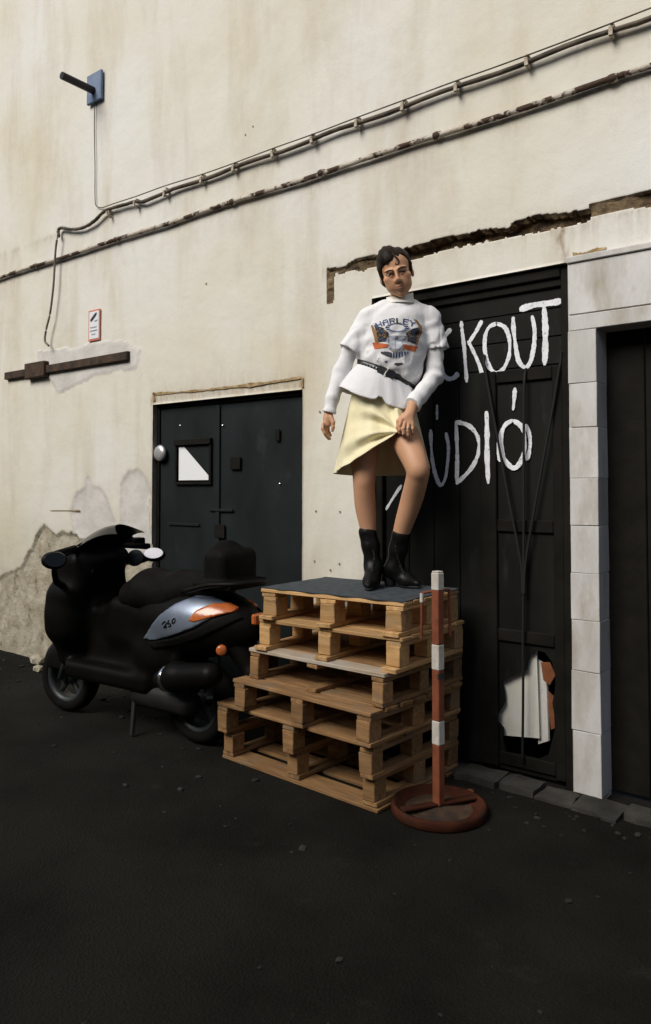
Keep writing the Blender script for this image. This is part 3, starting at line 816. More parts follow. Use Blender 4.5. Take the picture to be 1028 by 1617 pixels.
o = obj('arm', tube_mesh('arm', [(-4.96, -0.02, 4.46), (-4.965, -0.14, 4.463), (-4.97, -0.30, 4.466)], 0.028, 12), M_DARKMETAL, BR); o.location = (4.97, 0, -4.42)
# iron bar bedded in the wall
IB = tag(empty('iron_bar', (-5.0, 0, 2.37)), 'short rusty iron bar bedded in mortar on the left wall', 'iron bar')
o = obj('flange', box_mesh('flange', (-6.2, -0.035, 2.328), (-4.515, 0.005, 2.392), 0.004, 0.002), M_RUST, IB); o.location = (5.0, 0, -2.37)
o = obj('end_block', box_mesh('end_block', (-5.85, -0.055, 2.30), (-5.56, 0.004, 2.43), 0.006, 0.003), M_RUST, IB); o.location = (5.0, 0, -2.37)
# notice
NO = tag(empty('notice', (-4.945, -0.008, 2.64)), 'small white surveillance notice with red border on the wall', 'sign')
a, b = -4.945 - 0.073, -4.945 + 0.073
c0, c1 = 2.64 - 0.118, 2.64 + 0.118
def np_(nm, me, m):
    o = obj(nm, me, m, NO); o.location = (4.945, 0.008, -2.64); return o
np_('border', box_mesh('border', (a, -0.012, c0), (b, -0.007, c1)), M_SIGNRED)
np_('face', box_mesh('face', (a + 0.013, -0.0145, c0 + 0.014), (b - 0.013, -0.0122, c1 - 0.012)), M_SIGN)
def on_sign(u, v): return (a + (b - a) * u, -0.0162, c0 + (c1 - c0) * v)
np_('camera_pictogram', prism_mesh('camera_pictogram', [on_sign(*q) for q in ((0.18, 0.655), (0.27, 0.62), (0.40, 0.665), (0.66, 0.78), (0.76, 0.855), (0.72, 0.90), (0.58, 0.875), (0.22, 0.715))], None, (0, 0.0014, 0)), M_SIGNBLACK)
np_('camera_pictogram', prism_mesh('camera_pictogram', [on_sign(*q) for q in ((0.50, 0.635), (0.82, 0.66), (0.80, 0.615), (0.60, 0.60))], None, (0, 0.0014, 0)), M_SIGNGREY)
for zf, x0, x1 in ((0.43, 0.2, 0.78), (0.32, 0.18, 0.8), (0.20, 0.32, 0.66)):
    n = int((x1 - x0) / 0.075)
    for i in range(n):
        u = x0 + (x1 - x0) * i / n
        np_('print', prism_mesh('print', [on_sign(u, zf - 0.02), on_sign(u + 0.055, zf - 0.02 + 0.006), on_sign(u + 0.055, zf + 0.022), on_sign(u, zf + 0.016)], None, (0, 0.0014, 0)), M_SIGNGREY)

# ================================================================== LOOSE STUFF ON THE GROUND
rs = random.Random(21)
Vs, Fs = [], []
ico = bmesh.new(); bmesh.ops.create_icosphere(ico, subdivisions=1, radius=1.0)
iv = np.array([v.co[:] for v in ico.verts]); ifc = [[v.index for v in f.verts] for f in ico.faces]; ico.free()
for i in range(520):
    x = rs.uniform(-7, 1.5); y = -abs(rs.gauss(0, 0.28)) - 0.02 if i % 3 else rs.uniform(-2.6, -0.1)
    r = abs(rs.gauss(0, 0.006)) + 0.003
    b0 = len(Vs)
    q = iv * np.array([r * rs.uniform(0.7, 1.5), r * rs.uniform(0.7, 1.5), r * rs.uniform(0.3, 0.8)]) * (1 + 0.25 * np.array([[rs.uniform(-1, 1)] for _ in iv]))
    Vs += [(v[0] + x, v[1] + y, v[2] + r * 0.3) for v in q]; Fs += [[b0 + k for k in f] for f in ifc]
tag(obj('grit', pyd('grit', np.array(Vs), Fs), M_PEBBLE), 'grit and crumbs of plaster scattered along the wall foot', 'grit', kind='stuff')
def rock(px, py, r, m, name, lab, cat, grp=None):
    d = ray(px, py); p = CAMP + d * ((0.0 - CAMP[2]) / d[2])
    if p[1] > -0.04: p[1] = -0.04 - r * 0.6
    q = iv * np.array([r * 1.2, r, r * 0.7]) * (1 + 0.22 * np.array([[rs.uniform(-1, 1)] for _ in iv]))
    o = obj(name, pyd(name, q, ifc), m); o.location = (p[0], p[1], r * 0.5)
    return tag(o, lab, cat, grp)
rock(742, 1254, 0.020, M_ORANGECLOTH, 'brick_chip', 'small orange brick chip behind the striped post base', 'rubble')
for px, py, r, lab in ((72, 1046, 0.06, 'largest lump of fallen plaster at the wall foot beyond the scooter'), (84, 1058, 0.035, 'smaller plaster lump beside the scooter front wheel'), (60, 1060, 0.045, 'plaster lump at the far left of the wall foot')):
    rock(px, py, r, M_SUBCOAT, 'plaster_lump', lab, 'rubble', 'lumps of fallen plaster')
for px, py, r, lab in ((198, 1242, 0.013, 'pale scrap of litter on the asphalt left of the pallets'), (285, 1248, 0.012, 'pale crumb on the asphalt nearest the pallet corner'), (848, 1249, 0.016, 'pale stone crumb lying before the gate hole')):
    rock(px, py, r, M_KERB, 'litter_scrap', lab, 'litter')
# ================================================================== PALLETS
rs = random.Random(3)
MESHES = {}
def plank(size, bev=0.0025):
    key = tuple(round(v, 3) for v in size)
    if key not in MESHES:
        L, wd, t = size
        MESHES[key] = box_mesh('plank', (-L / 2, -wd / 2, -t / 2), (L / 2, wd / 2, t / 2), bev, 0.0022, rs)
    return MESHES[key]
def piece(par, name, c, size, m, rot=0.0, tilt=0.0):
    me = plank(size)
    if me.materials and me.materials[0] is not m:
        me = me.copy(); me.materials.clear()
        MESHES[tuple(round(v, 3) for v in size)] = me
    o = obj(name, me, m, par)
    o.location = c
    o.rotation_euler = (0, tilt, rot + rs.uniform(-0.011, 0.011))
    return o
def pallet(name, label, N0, z0, wd, dp_, rot, m, inverted=False, nb=6, skip=(), blk=(0.10, 0.10), deck_m=None, front_m=None, hgt=0.15, overh=0.0, gap=0.016):
    u = np.array([math.cos(rot), math.sin(rot)]); v = np.array([-u[1], u[0]])
    c = np.array(N0) - u * wd / 2 + v * dp_ / 2
    e = tag(empty(name, (c[0], c[1], z0), rot), label, 'pallet', 'pallets in the stack')
    t = 0.02
    bh = hgt - 3 * t - 0.002
    Z = (lambda z: hgt - z) if inverted else (lambda z: z)
    xb = [-wd / 2 + blk[0] / 2, 0.0, wd / 2 - blk[0] / 2]
    yb = [-dp_ / 2 + blk[1] / 2, 0.0, dp_ / 2 - blk[1] / 2]
    for i, x in enumerate(xb):
        # runners and stringers run front to back
        piece(e, 'runner', (x, -overh / 2, Z(t / 2)), (dp_ - 0.004 + overh, blk[0] * rs.uniform(0.9, 1.0), t), m, math.pi / 2)
        piece(e, 'stringer', (x, 0, Z(t + bh + 0.001 + t / 2)), (dp_ - 0.006, blk[0] * 0.98, t), m, math.pi / 2)
        for j, y in enumerate(yb):
            if (i, j) in skip:
                continue
            piece(e, 'block', (x + rs.uniform(-0.006, 0.006), y, Z(t + 0.0005 + bh / 2)), (blk[0] * 0.93, blk[1], bh), m, rs.uniform(-0.03, 0.03))
    bw = (dp_ - gap * (nb - 1)) / nb
    for k in range(nb):
        y = -dp_ / 2 + bw / 2 + k * (bw + gap)
        mm = front_m if (k == 0 and front_m) else (deck_m or m)
        piece(e, 'deck_board', (rs.uniform(-0.006, 0.006), y, Z(hgt - t / 2)), (wd + 0.012, bw, t - 0.001), mm)
    return e
d2 = math.radians
pallet('pallet', 'lowest pallet of the stack, upside down on the asphalt', (-1.872, -0.722), 0.0, 1.01, 0.665, d2(-4), M_WOODOLD, inverted=True, nb=4, gap=0.055, blk=(0.076, 0.085))
pallet('pallet', 'second pallet from the ground, widest deck of the stack', (-1.868, -0.755), 0.15, 1.01, 0.695, d2(-3.5), M_WOODOLD, nb=6, blk=(0.074, 0.085))
pallet('pallet', 'third pallet from the ground in the stack', (-1.846, -0.80), 0.30, 0.872, 0.715, d2(-4), M_WOODOLD, nb=7, blk=(0.080, 0.085))
pallet('pallet', 'fourth pallet from the ground with a bleached front board', (-1.836, -0.72), 0.45, 0.83, 0.665, d2(-3), M_WOODOLD, nb=6, blk=(0.066, 0.075), skip=((1, 0),), front_m=M_WOODPALE)
pallet('pallet', 'fifth pallet from the ground, just below the top one', (-1.786, -0.66), 0.60, 0.83, 0.575, d2(0), M_WOODNEW, nb=6, blk=(0.078, 0.085), overh=0.035)
pallet('pallet', 'topmost pallet of the stack, under the grey mat', (-1.786, -0.64), 0.75, 0.81, 0.535, d2(1.5), M_WOODNEW, nb=6, blk=(0.088, 0.095), overh=0.03)
# rubber mat on the top deck: a thin sheet with a slightly wavy edge
u = np.array([math.cos(d2(1.5)), math.sin(d2(1.5))]); v = np.array([-u[1], u[0]])
N0 = np.array([-1.783, -0.643])
nx, ny = 40, 26
Vm, Fm = [], []
for i in range(nx + 1):
    for j in range(ny + 1):
        s, t = i / nx, j / ny
        q = N0 - u * (0.818 * s) + v * (0.545 * t)
        q = q + 0.004 * np.array([math.sin(j * 0.9), math.sin(i * 0.7)])
        Vm.append((q[0], q[1], 0.9045 + 0.0012 * float(fbm(np.float64(i * 0.3), np.float64(j * 0.3), 2.0))))
n0 = len(Vm)
Vm += [(a, b, 0.9008) for a, b, c in Vm]
for i in range(nx):
    for j in range(ny):
        q = (i * (ny + 1) + j, i * (ny + 1) + j + 1, (i + 1) * (ny + 1) + j + 1, (i + 1) * (ny + 1) + j)
        Fm += [q, tuple(n0 + k for k in q[::-1])]
rim = [i * (ny + 1) for i in range(nx + 1)] + [nx * (ny + 1) + j for j in range(1, ny + 1)] + [i * (ny + 1) + ny for i in range(nx - 1, -1, -1)] + [j for j in range(ny - 1, 0, -1)]
for a, b in zip(rim, rim[1:] + rim[:1]):
    Fm.append((a, b, n0 + b, n0 + a))
bm = bmesh.new(); me = pyd('m', np.array(Vm), Fm); bm.from_mesh(me)
tag(obj('rubber_mat', bm_mesh('rubber_mat', bm), M_MAT), 'thin grey mat lying on top of the pallet stack', 'mat')

# ================================================================== STRIPED POST
PO = tag(empty('striped_post', (-1.665, -0.545, 0), math.radians(38 + 42)), 'red and white striped barrier post on a round rusty base', 'post')
sq = 0.0195
zb = [0.035, 0.292, 0.393, 0.612, 0.720, 0.955, 1.03]
for i, (a, b) in enumerate(zip(zb[:-1], zb[1:])):
    red = i % 2 == 0
    k = sq + (0.0 if red else 0.0008)
    o = obj('red_section' if red else 'white_band', box_mesh('section', (-k, -k, a), (k, k, b), 0.003), M_POSTRED if red else M_POSTWHITE, PO)
obj('end_cap', box_mesh('end_cap', (-sq + 0.002, -sq + 0.002, 1.0302), (sq - 0.002, sq - 0.002, 1.037), 0.002), M_POSTWHITE, PO)
obj('grey_tape', box_mesh('grey_tape', (-sq - 0.0012, -sq - 0.0012, 0.575), (sq + 0.0012, -sq + 0.006, 0.598)), M_ALLOY, PO)
ang = -math.radians(42)
ux, uy = math.cos(ang), math.sin(ang)       # along the picture, in the post's own axes
bx, by = -math.sin(ang) * 0.05, math.cos(ang) * 0.05
obj('hook_bar', tube_mesh('hook_bar', [(-ux * 0.062 + bx, -uy * 0.062 + by, 0.935), (bx, by, 0.945), (ux * 0.058 + bx, uy * 0.058 + by, 0.950)], 0.006, 8), M_POSTRED, PO)
obj('hook_bar', tube_mesh('hook_bar', [(0, 0, 0.943), (bx, by, 0.945)], 0.006, 8), M_POSTRED, PO)
for s, z0, z1 in ((-0.062, 0.938, 0.735), (0.058, 0.952, 0.745)):
    obj('hook', tube_mesh('hook', [(ux * s + bx, uy * s + by, z0), (ux * s * 1.02 + bx, uy * s * 1.02 + by, (z0 + z1) / 2), (ux * s * 1.06 + bx, uy * s * 1.06 + by, z1)], 0.0068, 8), M_POSTRED, PO)
obj('hook_cover', tube_mesh('hook_cover', [(-ux * 0.062 + bx, -uy * 0.062 + by, 0.935), (-ux * 0.063 + bx, -uy * 0.063 + by, 0.895)], 0.0085, 8), M_POSTWHITE, PO)
obj('base_rim', lathe_mesh('base_rim', [(0.145, 0.0), (0.198, 0.0), (0.206, 0.008), (0.206, 0.036), (0.199, 0.046), (0.190, 0.045), (0.178, 0.024), (0.145, 0.022), (0.145, 0.0)], 48), M_POSTBASE, PO, smooth=True)
obj('base_dish', lathe_mesh('base_dish', [(0.0, 0.030), (0.03, 0.032), (0.06, 0.026), (0.12, 0.018), (0.146, 0.020), (0.146, 0.004), (0.0, 0.004)], 40), M_RUST, PO)
obj('cross_bar', box_mesh('cross_bar', (-0.178, -0.02, 0.034), (0.178, 0.02, 0.046), 0.003), M_POSTBASE, PO).rotation_euler = (0, 0, -0.35)

# ================================================================== SCOOTER
SCO = tag(empty('scooter', (-3.69, -0.585, 0), math.radians(4.0)), 'parked black touring scooter with silver-blue tail panel and amber lights', 'scooter')
def sobj(name, G, m, par=SCO):
    return obj(name, G.mesh(name), m, par, smooth=True)
def body_prims(G):
    G.box((-0.44, 0, 0.64), (0.13, 0.24, 0.17), 0.08, k=0.08)      # leg shield / apron
    G.cone((-0.45, -0.10, 0.62), (-0.47, -0.08, 0.38), 0.13, 0.085, k=0.08)
    G.cone((-0.45, 0.10, 0.62), (-0.47, 0.08, 0.38), 0.13, 0.085, k=0.08)
    G.ell((-0.52, 0, 0.52), (0.13, 0.15, 0.20), k=0.06)             # nose
    G.box((-0.40, 0, 0.87), (0.14, 0.20, 0.16), 0.09, k=0.09)     # upper cowl
    G.ell((-0.33, 0.05, 0.97), (0.13, 0.15, 0.08), k=0.05)          # binnacle
    G.box((-0.06, 0, 0.31), (0.36, 0.19, 0.055), 0.04, k=0.05)      # floorboard
    G.box((-0.05, 0, 0.40), (0.22, 0.07, 0.12), 0.06, k=0.05)       # centre tunnel
    G.ell((0.50, 0, 0.66), (0.46, 0.20, 0.19), k=0.04)              # tail bodywork
    G.ell((0.30, 0, 0.47), (0.24, 0.19, 0.2), k=0.06)
    G.ell((0.24, 0, 0.32), (0.3, 0.14, 0.12), k=0.05)               # engine
GB = Grid((-0.75, -0.4, 0.1), (1.1, 0.4, 1.2), 0.010)
body_prims(GB)
GB.ell((-0.11, 0, 0.72), (0.185, 0.34, 0.25), k=0.03, sub=True)
GB.box((-0.06, 0, 0.50), (0.30, 0.09, 0.20), 0.07, k=0.06)
GB.box((0.02, 0, 0.62), (0.16, 0.12, 0.14), 0.07, k=0.06)
sobj('body', GB, M_SCOOT)
def shell(name, poly, infl, m, side, lo=0.08):
    G = Grid((0.1, -0.4, 0.4), (1.1, 0.4, 1.0), 0.0075)
    G.ell((0.50, 0, 0.66), (0.46, 0.20, 0.19), k=0.04)
    G.ell((0.30, 0, 0.47), (0.24, 0.19, 0.2), k=0.06)
    G.D -= infl
    _, X, Y, Z = G.win(G.lo, G.lo + G.n * G.h)
    P = poly_sdf(np.broadcast_to(X[:, 0, :], (G.n[0], G.n[2])), np.broadcast_to(Z[:, 0, :], (G.n[0], G.n[2])), poly)
    G.D = np.maximum(np.maximum(G.D, P[:, None, :]), (lo - Y * side)).astype(np.float32)
    return sobj(name, G, m)
PAN = [(0.27, 0.565), (0.30, 0.60), (0.40, 0.70), (0.50, 0.775), (0.60, 0.82), (0.72, 0.84), (0.86, 0.825), (0.90, 0.79), (0.78, 0.735), (0.66, 0.665), (0.50, 0.605), (0.36, 0.565)]
LIT = [(0.625, 0.70), (0.66, 0.755), (0.73, 0.79), (0.80, 0.795), (0.86, 0.775), (0.86, 0.755), (0.76, 0.725), (0.67, 0.695)]
for s in (-1, 1):
    shell('side_panel', PAN, 0.010, M_SILVER, s)
    shell('tail_lamp', LIT, 0.016, M_AMBER, s, 0.06)
    shell('belly_trim', [(q[0] + 0.01, q[1] - 0.0) for q in [(0.30, 0.55), (0.50, 0.595), (0.66, 0.655), (0.80, 0.73), (0.92, 0.785), (0.94, 0.75), (0.82, 0.68), (0.68, 0.61), (0.50, 0.55), (0.34, 0.52)]], 0.013, M_SEAT, s)
# script-like badge on the silver panel
for k, st in enumerate(([(0.44, 0.665), (0.46, 0.682), (0.475, 0.672), (0.455, 0.650), (0.478, 0.655)], [(0.492, 0.692), (0.484, 0.672), (0.502, 0.676), (0.505, 0.662), (0.49, 0.658)], [(0.515, 0.692), (0.530, 0.705), (0.536, 0.690), (0.520, 0.678), (0.515, 0.690)])):
    P = catmull([(x + 0.005, 0, z) for x, z in st], 5)
    for q in P:
        xx_ = (q[0] - 0.50) / 0.46; zz_ = (q[2] - 0.66) / 0.19
        q[1] = -0.20 * math.sqrt(max(0.05, 1 - xx_ ** 2 - zz_ ** 2)) - 0.0125
    obj('badge_stroke', tube_mesh('badge_stroke', P, 0.0032, 5), M_SCOOT, SCO)
GS = Grid((-0.2, -0.3, 0.6), (1.1, 0.3, 1.2), 0.0085)
GS.chain([((0.03, 0, 0.765), 0.10), ((0.16, 0, 0.80), 0.125), ((0.36, 0, 0.79), 0.13)], k=0.04, flat=1.25)
GS.chain([((0.42, 0, 0.83), 0.105), ((0.66, 0, 0.86), 0.085)], k=0.05, flat=1.35)
sobj('seat', GS, M_SEAT)
GT = Grid((0.5, -0.3, 0.8), (1.1, 0.3, 1.2), 0.0085)
GT.box((0.72, 0.03, 0.97), (0.085, 0.15, 0.10), 0.05, k=0.03)
GT.ell((0.69, 0.03, 1.05), (0.07, 0.10, 0.065), k=0.03)
GT.box((0.74, 0, 0.885), (0.14, 0.15, 0.02), 0.015, k=0.02)
sobj('backrest', GT, M_SEAT)
obj('grab_rail', tube_mesh('grab_rail', catmull([(0.55, -0.16, 0.84), (0.75, -0.17, 0.89), (0.90, -0.12, 0.90), (0.94, 0, 0.90), (0.90, 0.12, 0.90), (0.75, 0.17, 0.89), (0.55, 0.16, 0.84)], 5), 0.013, 8), M_SCOOT, SCO, smooth=True)
obj('rear_lamp', box_mesh('rear_lamp', (0.945, -0.07, 0.69), (0.975, 0.12, 0.745), 0.008), M_AMBER, SCO)
# windscreen: a curved thin shell sweeping backwards
Vw, Fw = [], []
nu, nv = 18, 10
for i in range(nu + 1):
    for j in range(nv + 1):
        a = -1 + 2 * i / nu; t = j / nv
        yw = 0.185 * (1 - 0.42 * t ** 1.5) * a
        xw = -0.545 + 0.40 * t ** 1.25 + 0.15 * a * a * (1 - 0.3 * t)
        zw = 0.955 + 0.225 * math.sin(t * 1.45) - 0.05 * a * a * t
        Vw.append((xw, yw, zw))
n0 = len(Vw)
Vw += [(x + 0.004, y, z - 0.004) for x, y, z in Vw]
for i in range(nu):
    for j in range(nv):
        q = (i * (nv + 1) + j, i * (nv + 1) + j + 1, (i + 1) * (nv + 1) + j + 1, (i + 1) * (nv + 1) + j)
        Fw += [q, tuple(n0 + k for k in q[::-1])]
obj('windscreen', pyd('windscreen', np.array(Vw), Fw), M_SHIELD, SCO, smooth=True)
# handlebars, grips, mirrors
obj('handlebar', tube_mesh('handlebar', catmull([(-0.27, -0.31, 1.0), (-0.33, -0.16, 1.03), (-0.37, 0, 1.0), (-0.35, 0.16, 1.04), (-0.30, 0.32, 1.03)], 6), 0.013, 8), M_SCOOT, SCO, smooth=True)
for s in (-1, 1):
    obj('grip', tube_mesh('grip', [(-0.33, 0.18 * s, 1.035), (-0.27, 0.36 * s, 1.015)], 0.021, 10), M_SEAT, SCO, smooth=True)
    obj('brake_lever', tube_mesh('brake_lever', catmull([(-0.36, 0.17 * s, 1.03), (-0.39, 0.25 * s, 1.02), (-0.35, 0.36 * s, 1.005)], 4), 0.006, 6), M_ALLOY, SCO)
GG = Grid((-0.5, 0.05, 0.9), (-0.1, 0.4, 1.2), 0.006)
GG.box((-0.345, 0.21, 1.06), (0.035, 0.05, 0.035), 0.015, k=0.02); GG.box((-0.33, 0.30, 1.045), (0.04, 0.05, 0.03), 0.012, k=0.02); GG.ell((-0.34, 0.25, 1.095), (0.02, 0.03, 0.016), k=0.01)
sobj('switch_housing', GG, M_SCOOT)
def mirror(c, base, mid, nrm, sz, glass):
    G = Grid(np.array(c) - 0.12, np.array(c) + 0.12, 0.006)
    n_ = Vector(nrm).normalized(); q = n_.to_track_quat('Z', 'Y').to_matrix()
    G.ell(c, (sz[0], sz[1], 0.028), np.array(q), k=0.005)
    r = sobj('mirror', G, M_SCOOT)
    g = lathe_mesh('mirror_glass', [(0.0, 0.0), (0.93, 0.0), (1.0, -0.12), (0.9, -0.2), (0.0, -0.2)], 28)
    for vtx in g.vertices:
        vtx.co = Vector((vtx.co.x * sz[0] * 0.88, vtx.co.y * sz[1] * 0.86, vtx.co.z * 0.05))
    go = obj('mirror_glass', g, glass, r)
    go.matrix_local = Matrix.Translation(Vector(c) + n_ * 0.030) @ q.to_4x4()
    obj('stalk', tube_mesh('stalk', catmull([base, mid, np.array(c) - np.array(n_) * 0.015], 6), np.linspace(0.024, 0.014, 13), 8), M_SCOOT, r, smooth=True)
    return r
mirror((-0.245, -0.385, 0.985), (-0.42, -0.18, 0.80), (-0.33, -0.31, 0.86), (0.75, -0.35, 0.18), (0.072, 0.052), M_SHIELD)
mirror((-0.17, 0.31, 0.968), (-0.33, 0.17, 0.93), (-0.25, 0.25, 0.93), (0.50, -0.71, 0.50), (0.074, 0.046), M_CHROME)
o = obj('dash_trim', lathe_mesh('dash_trim', [(0.0, 0.0), (0.05, 0.0), (0.055, -0.012), (0.03, -0.03)], 20), M_ALLOY, SCO, smooth=True)
o.location = (-0.235, 0.205, 0.957); o.rotation_euler = Vector((0.5, -0.8, 0.3)).to_track_quat('Z', 'Y').to_euler()
for s in (-1, 1):
    obj('brake_cable', tube_mesh('brake_cable', catmull([(-0.36, 0.18 * s, 1.03), (-0.30, 0.12 * s, 1.07), (-0.30, 0.05 * s, 1.0)], 6), 0.005, 6), M_SEAT, SCO, smooth=True)
# side lamp ring and indicator on the cowl
o = obj('gauge_ring', lathe_mesh('gauge_ring', [(0.030, -0.004), (0.030, 0.006), (0.037, 0.006), (0.039, -0.004)], 24), M_DARKMETAL, SCO, smooth=True)
o.location = (-0.285, -0.125, 0.905); o.rotation_euler = Vector((0.72, -0.6, 0.2)).to_track_quat('Z', 'Y').to_euler()
o = obj('gauge_glass', lathe_mesh('gauge_glass', [(0.0, 0.003), (0.020, 0.001), (0.030, -0.003)], 24), M_SHIELD, SCO, smooth=True)
o.location = (-0.285, -0.125, 0.905); o.rotation_euler = Vector((0.72, -0.6, 0.2)).to_track_quat('Z', 'Y').to_euler()
GI = Grid((-0.7, -0.3, 0.5), (-0.3, -0.1, 0.8), 0.005); GI.ell((-0.535, -0.20, 0.665), (0.020, 0.028, 0.026), k=0.005); sobj('front_indicator', GI, M_AMBER)
# wheels
def wheel(x, y, r, wd, steer=0.0):
    e = obj('wheel', lathe_mesh('wheel', [(r * 0.68, -wd * 0.42), (r * 0.80, -wd * 0.5), (r * 0.93, -wd * 0.44), (r, -wd * 0.15), (r, wd * 0.15), (r * 0.93, wd * 0.44), (r * 0.80, wd * 0.5), (r * 0.68, wd * 0.42), (r * 0.66, 0), (r * 0.68, -wd * 0.42)], 40, 'y'), M_TYRE, SCO, smooth=True)
    e.location = (x, y, r); e.rotation_euler = (0, 0, steer)
    obj('rim', lathe_mesh('rim', [(r * 0.69, -wd * 0.43), (r * 0.60, -wd * 0.41), (r * 0.57, -wd * 0.2), (r * 0.57, wd * 0.2), (r * 0.60, wd * 0.41), (r * 0.69, wd * 0.43)], 36, 'y'), M_ALLOY, e, smooth=True)
    obj('hub', lathe_mesh('hub', [(0.0, -wd * 0.4), (r * 0.2, -wd * 0.38), (r * 0.22, 0), (r * 0.2, wd * 0.38), (0.0, wd * 0.4)], 20, 'y'), M_ALLOY, e, smooth=True)
    for k in range(5):
        a = 2 * math.pi * k / 5 + 0.3
        obj('spoke', tube_mesh('spoke', [(r * 0.15 * math.cos(a), 0, r * 0.15 * math.sin(a)), (r * 0.6 * math.cos(a), 0, r * 0.6 * math.sin(a))], [0.02, 0.014], 6), M_ALLOY, e)
    return e
wheel(-0.56, -0.02, 0.215, 0.11, 0.12)
wheel(0.545, 0.0, 0.225, 0.125)
GF = Grid((-0.9, -0.2, 0.1), (-0.2, 0.2, 0.6), 0.0085)
GF.ell((-0.56, -0.02, 0.25), (0.25, 0.085, 0.21), k=0.03)
GF.box((-0.56, -0.02, 0.12), (0.4, 0.3, 0.14), 0.01, k=0.02, sub=True); GF.ell((-0.56, -0.02, 0.20), (0.235, 0.075, 0.225), k=0.01, sub=True)
sobj('front_mudguard', GF, M_SCOOT)
for s in (-1, 1):
    obj('fork', tube_mesh('fork', [(-0.56, -0.02 + 0.075 * s, 0.21), (-0.50, 0.07 * s, 0.45)], 0.02, 8), M_ALLOY, SCO, smooth=True)
GM = Grid((0.1, -0.45, 0.2), (1.1, -0.05, 0.7), 0.0085)
GM.chain([((0.44, -0.20, 0.37), 0.05), ((0.56, -0.215, 0.40), 0.075), ((0.80, -0.215, 0.44), 0.065)], k=0.03)
sobj('silencer', GM, M_SCOOT)
o = obj('silencer_clamp', lathe_mesh('silencer_clamp', [(0.060, -0.022), (0.070, -0.020), (0.072, 0.0), (0.070, 0.020), (0.060, 0.022)], 24), M_CHROME, SCO, smooth=True)
o.location = (0.50, -0.21, 0.385); o.rotation_euler = (0, math.radians(76), 0)
GE = Grid((-0.2, -0.3, 0.1), (0.8, 0.3, 0.45), 0.01)
GE.chain([((0.18, -0.08, 0.24), 0.085), ((0.54, -0.10, 0.23), 0.07)], k=0.03)
sobj('engine_case', GE, M_DARKMETAL)
GR = Grid((0.4, -0.25, 0.2), (1.15, 0.25, 0.75), 0.0085)
GR.chain([((0.80, 0, 0.60), 0.08), ((0.93, 0, 0.42), 0.055), ((0.97, 0, 0.30), 0.03)], k=0.03, flat=1.3)
sobj('rear_mudguard', GR, M_SCOOT)
o = obj('reflector', lathe_mesh('reflector', [(0.0, 0.010), (0.022, 0.008), (0.029, 0.0), (0.029, -0.01), (0.0, -0.01)], 20), M_AMBER, SCO, smooth=True)
o.location = (0.805, -0.135, 0.555); o.rotation_euler = Vector((0.62, -0.75, 0.1)).to_track_quat('Z', 'Y').to_euler()
obj('number_plate', box_mesh('number_plate', (1.00, -0.09, 0.45), (1.006, 0.09, 0.60), 0.002), M_DARKMETAL, SCO)
obj('plate_bracket', tube_mesh('plate_bracket', [(0.90, 0, 0.60), (1.0, 0, 0.575)], 0.012, 6), M_DARKMETAL, SCO)
for s in (-1, 1):
    obj('centre_stand', tube_mesh('centre_stand', [(0.12, 0.10 * s, 0.24), (0.16, 0.16 * s, 0.012)], 0.014, 8), M_DARKMETAL, SCO)
# ================================================================== PERSON
S_OR = np.array([-2.14, -0.287, 0.9065])
PE = empty('person', tuple(S_OR), YAW)
tag(PE, 'person in white printed shirt and pale yellow skirt standing on the pallets', 'person')
HF = np.array([-math.sin(YAW), math.cos(YAW), 0.0])
def p(x, y, a=0.0):
    """measured point of the figure: a = metres in front of the plane through the feet"""
    d = ray(x, y)
    t = ((S_OR - HF * a - CAMP) @ HF) / (d @ HF)
    q = CAMP + d * t - S_OR
    return np.array([q @ RGT, q @ HF, q[2]])
def rot(ax, deg):
    return np.array(Matrix.Rotation(math.radians(deg), 3, ax))
# skin material with lip and brow colours carried per vertex
def skin_mat():
    a = N('skin')
    at = a.n('Attribute'); at.attribute_name = 'tint'
    v = a.coord()
    c = a.mix(a.ramp(a.noise(v, 22.0, 4, 0.6), [(0.35, 0.0), (0.7, 0.16)]), at.outputs['Color'], (0.42, 0.20, 0.11))
    a.base(c)
    a.p.inputs['Subsurface Weight'].default_value = 0.08
    a.p.inputs['Subsurface Radius'].default_value = (0.02, 0.008, 0.004)
    a.p.inputs['Subsurface Scale'].default_value = 0.3
    return a.fin(0.5, 0, 0.35)
M_SKIN = skin_mat()
def cloth(name, c1, c2, sc=6.0, weave=600.0, rough=0.9):
    a = N(name)
    v = a.coord()
    a.base(a.ramp(a.noise(v, sc, 4), [(0.3, c1), (0.7, c2)]))
    b = a.bump(a.noise(v, 14.0, 5, 0.6, 0.8), 0.35, 0.012)
    a.bump(a.noise(v, weave, 2), 0.2, 0.0015, b)
    a.p.inputs['Sheen Weight'].default_value = 0.12
    return a.fin(rough, 0, 0.15)
M_TEE = cloth('white_cotton', (0.70, 0.69, 0.70), (0.755, 0.745, 0.75))
M_SHIRT = cloth('off_white_shirting', (0.66, 0.635, 0.58), (0.74, 0.72, 0.68))
M_SKIRT = cloth('pale_yellow_satin', (0.76, 0.68, 0.42), (0.81, 0.745, 0.51), 5.0, 900.0, 0.42)
M_HAIR = mat('dark_hair', (0.010, 0.0065, 0.0045), (0.020, 0.012, 0.008), 40, 0.5, spec=0.12, bump=0.8, bscale=90, stretch=(1, 1, 0.25))
M_BOOT = mat('black_leather', (0.0045, 0.0042, 0.004), (0.007, 0.0065, 0.006), 18, 0.42, spec=0.2, bump=0.5, bscale=26, bdist=0.006)
M_SOLE = mat('boot_sole', (0.008, 0.008, 0.008), None, rough=0.8)
M_LACE = mat('boot_lace', (0.03, 0.028, 0.026), None, rough=0.7)
M_EYEW = mat('eye_white', (0.30, 0.26, 0.225), None, rough=0.4, spec=0.2)
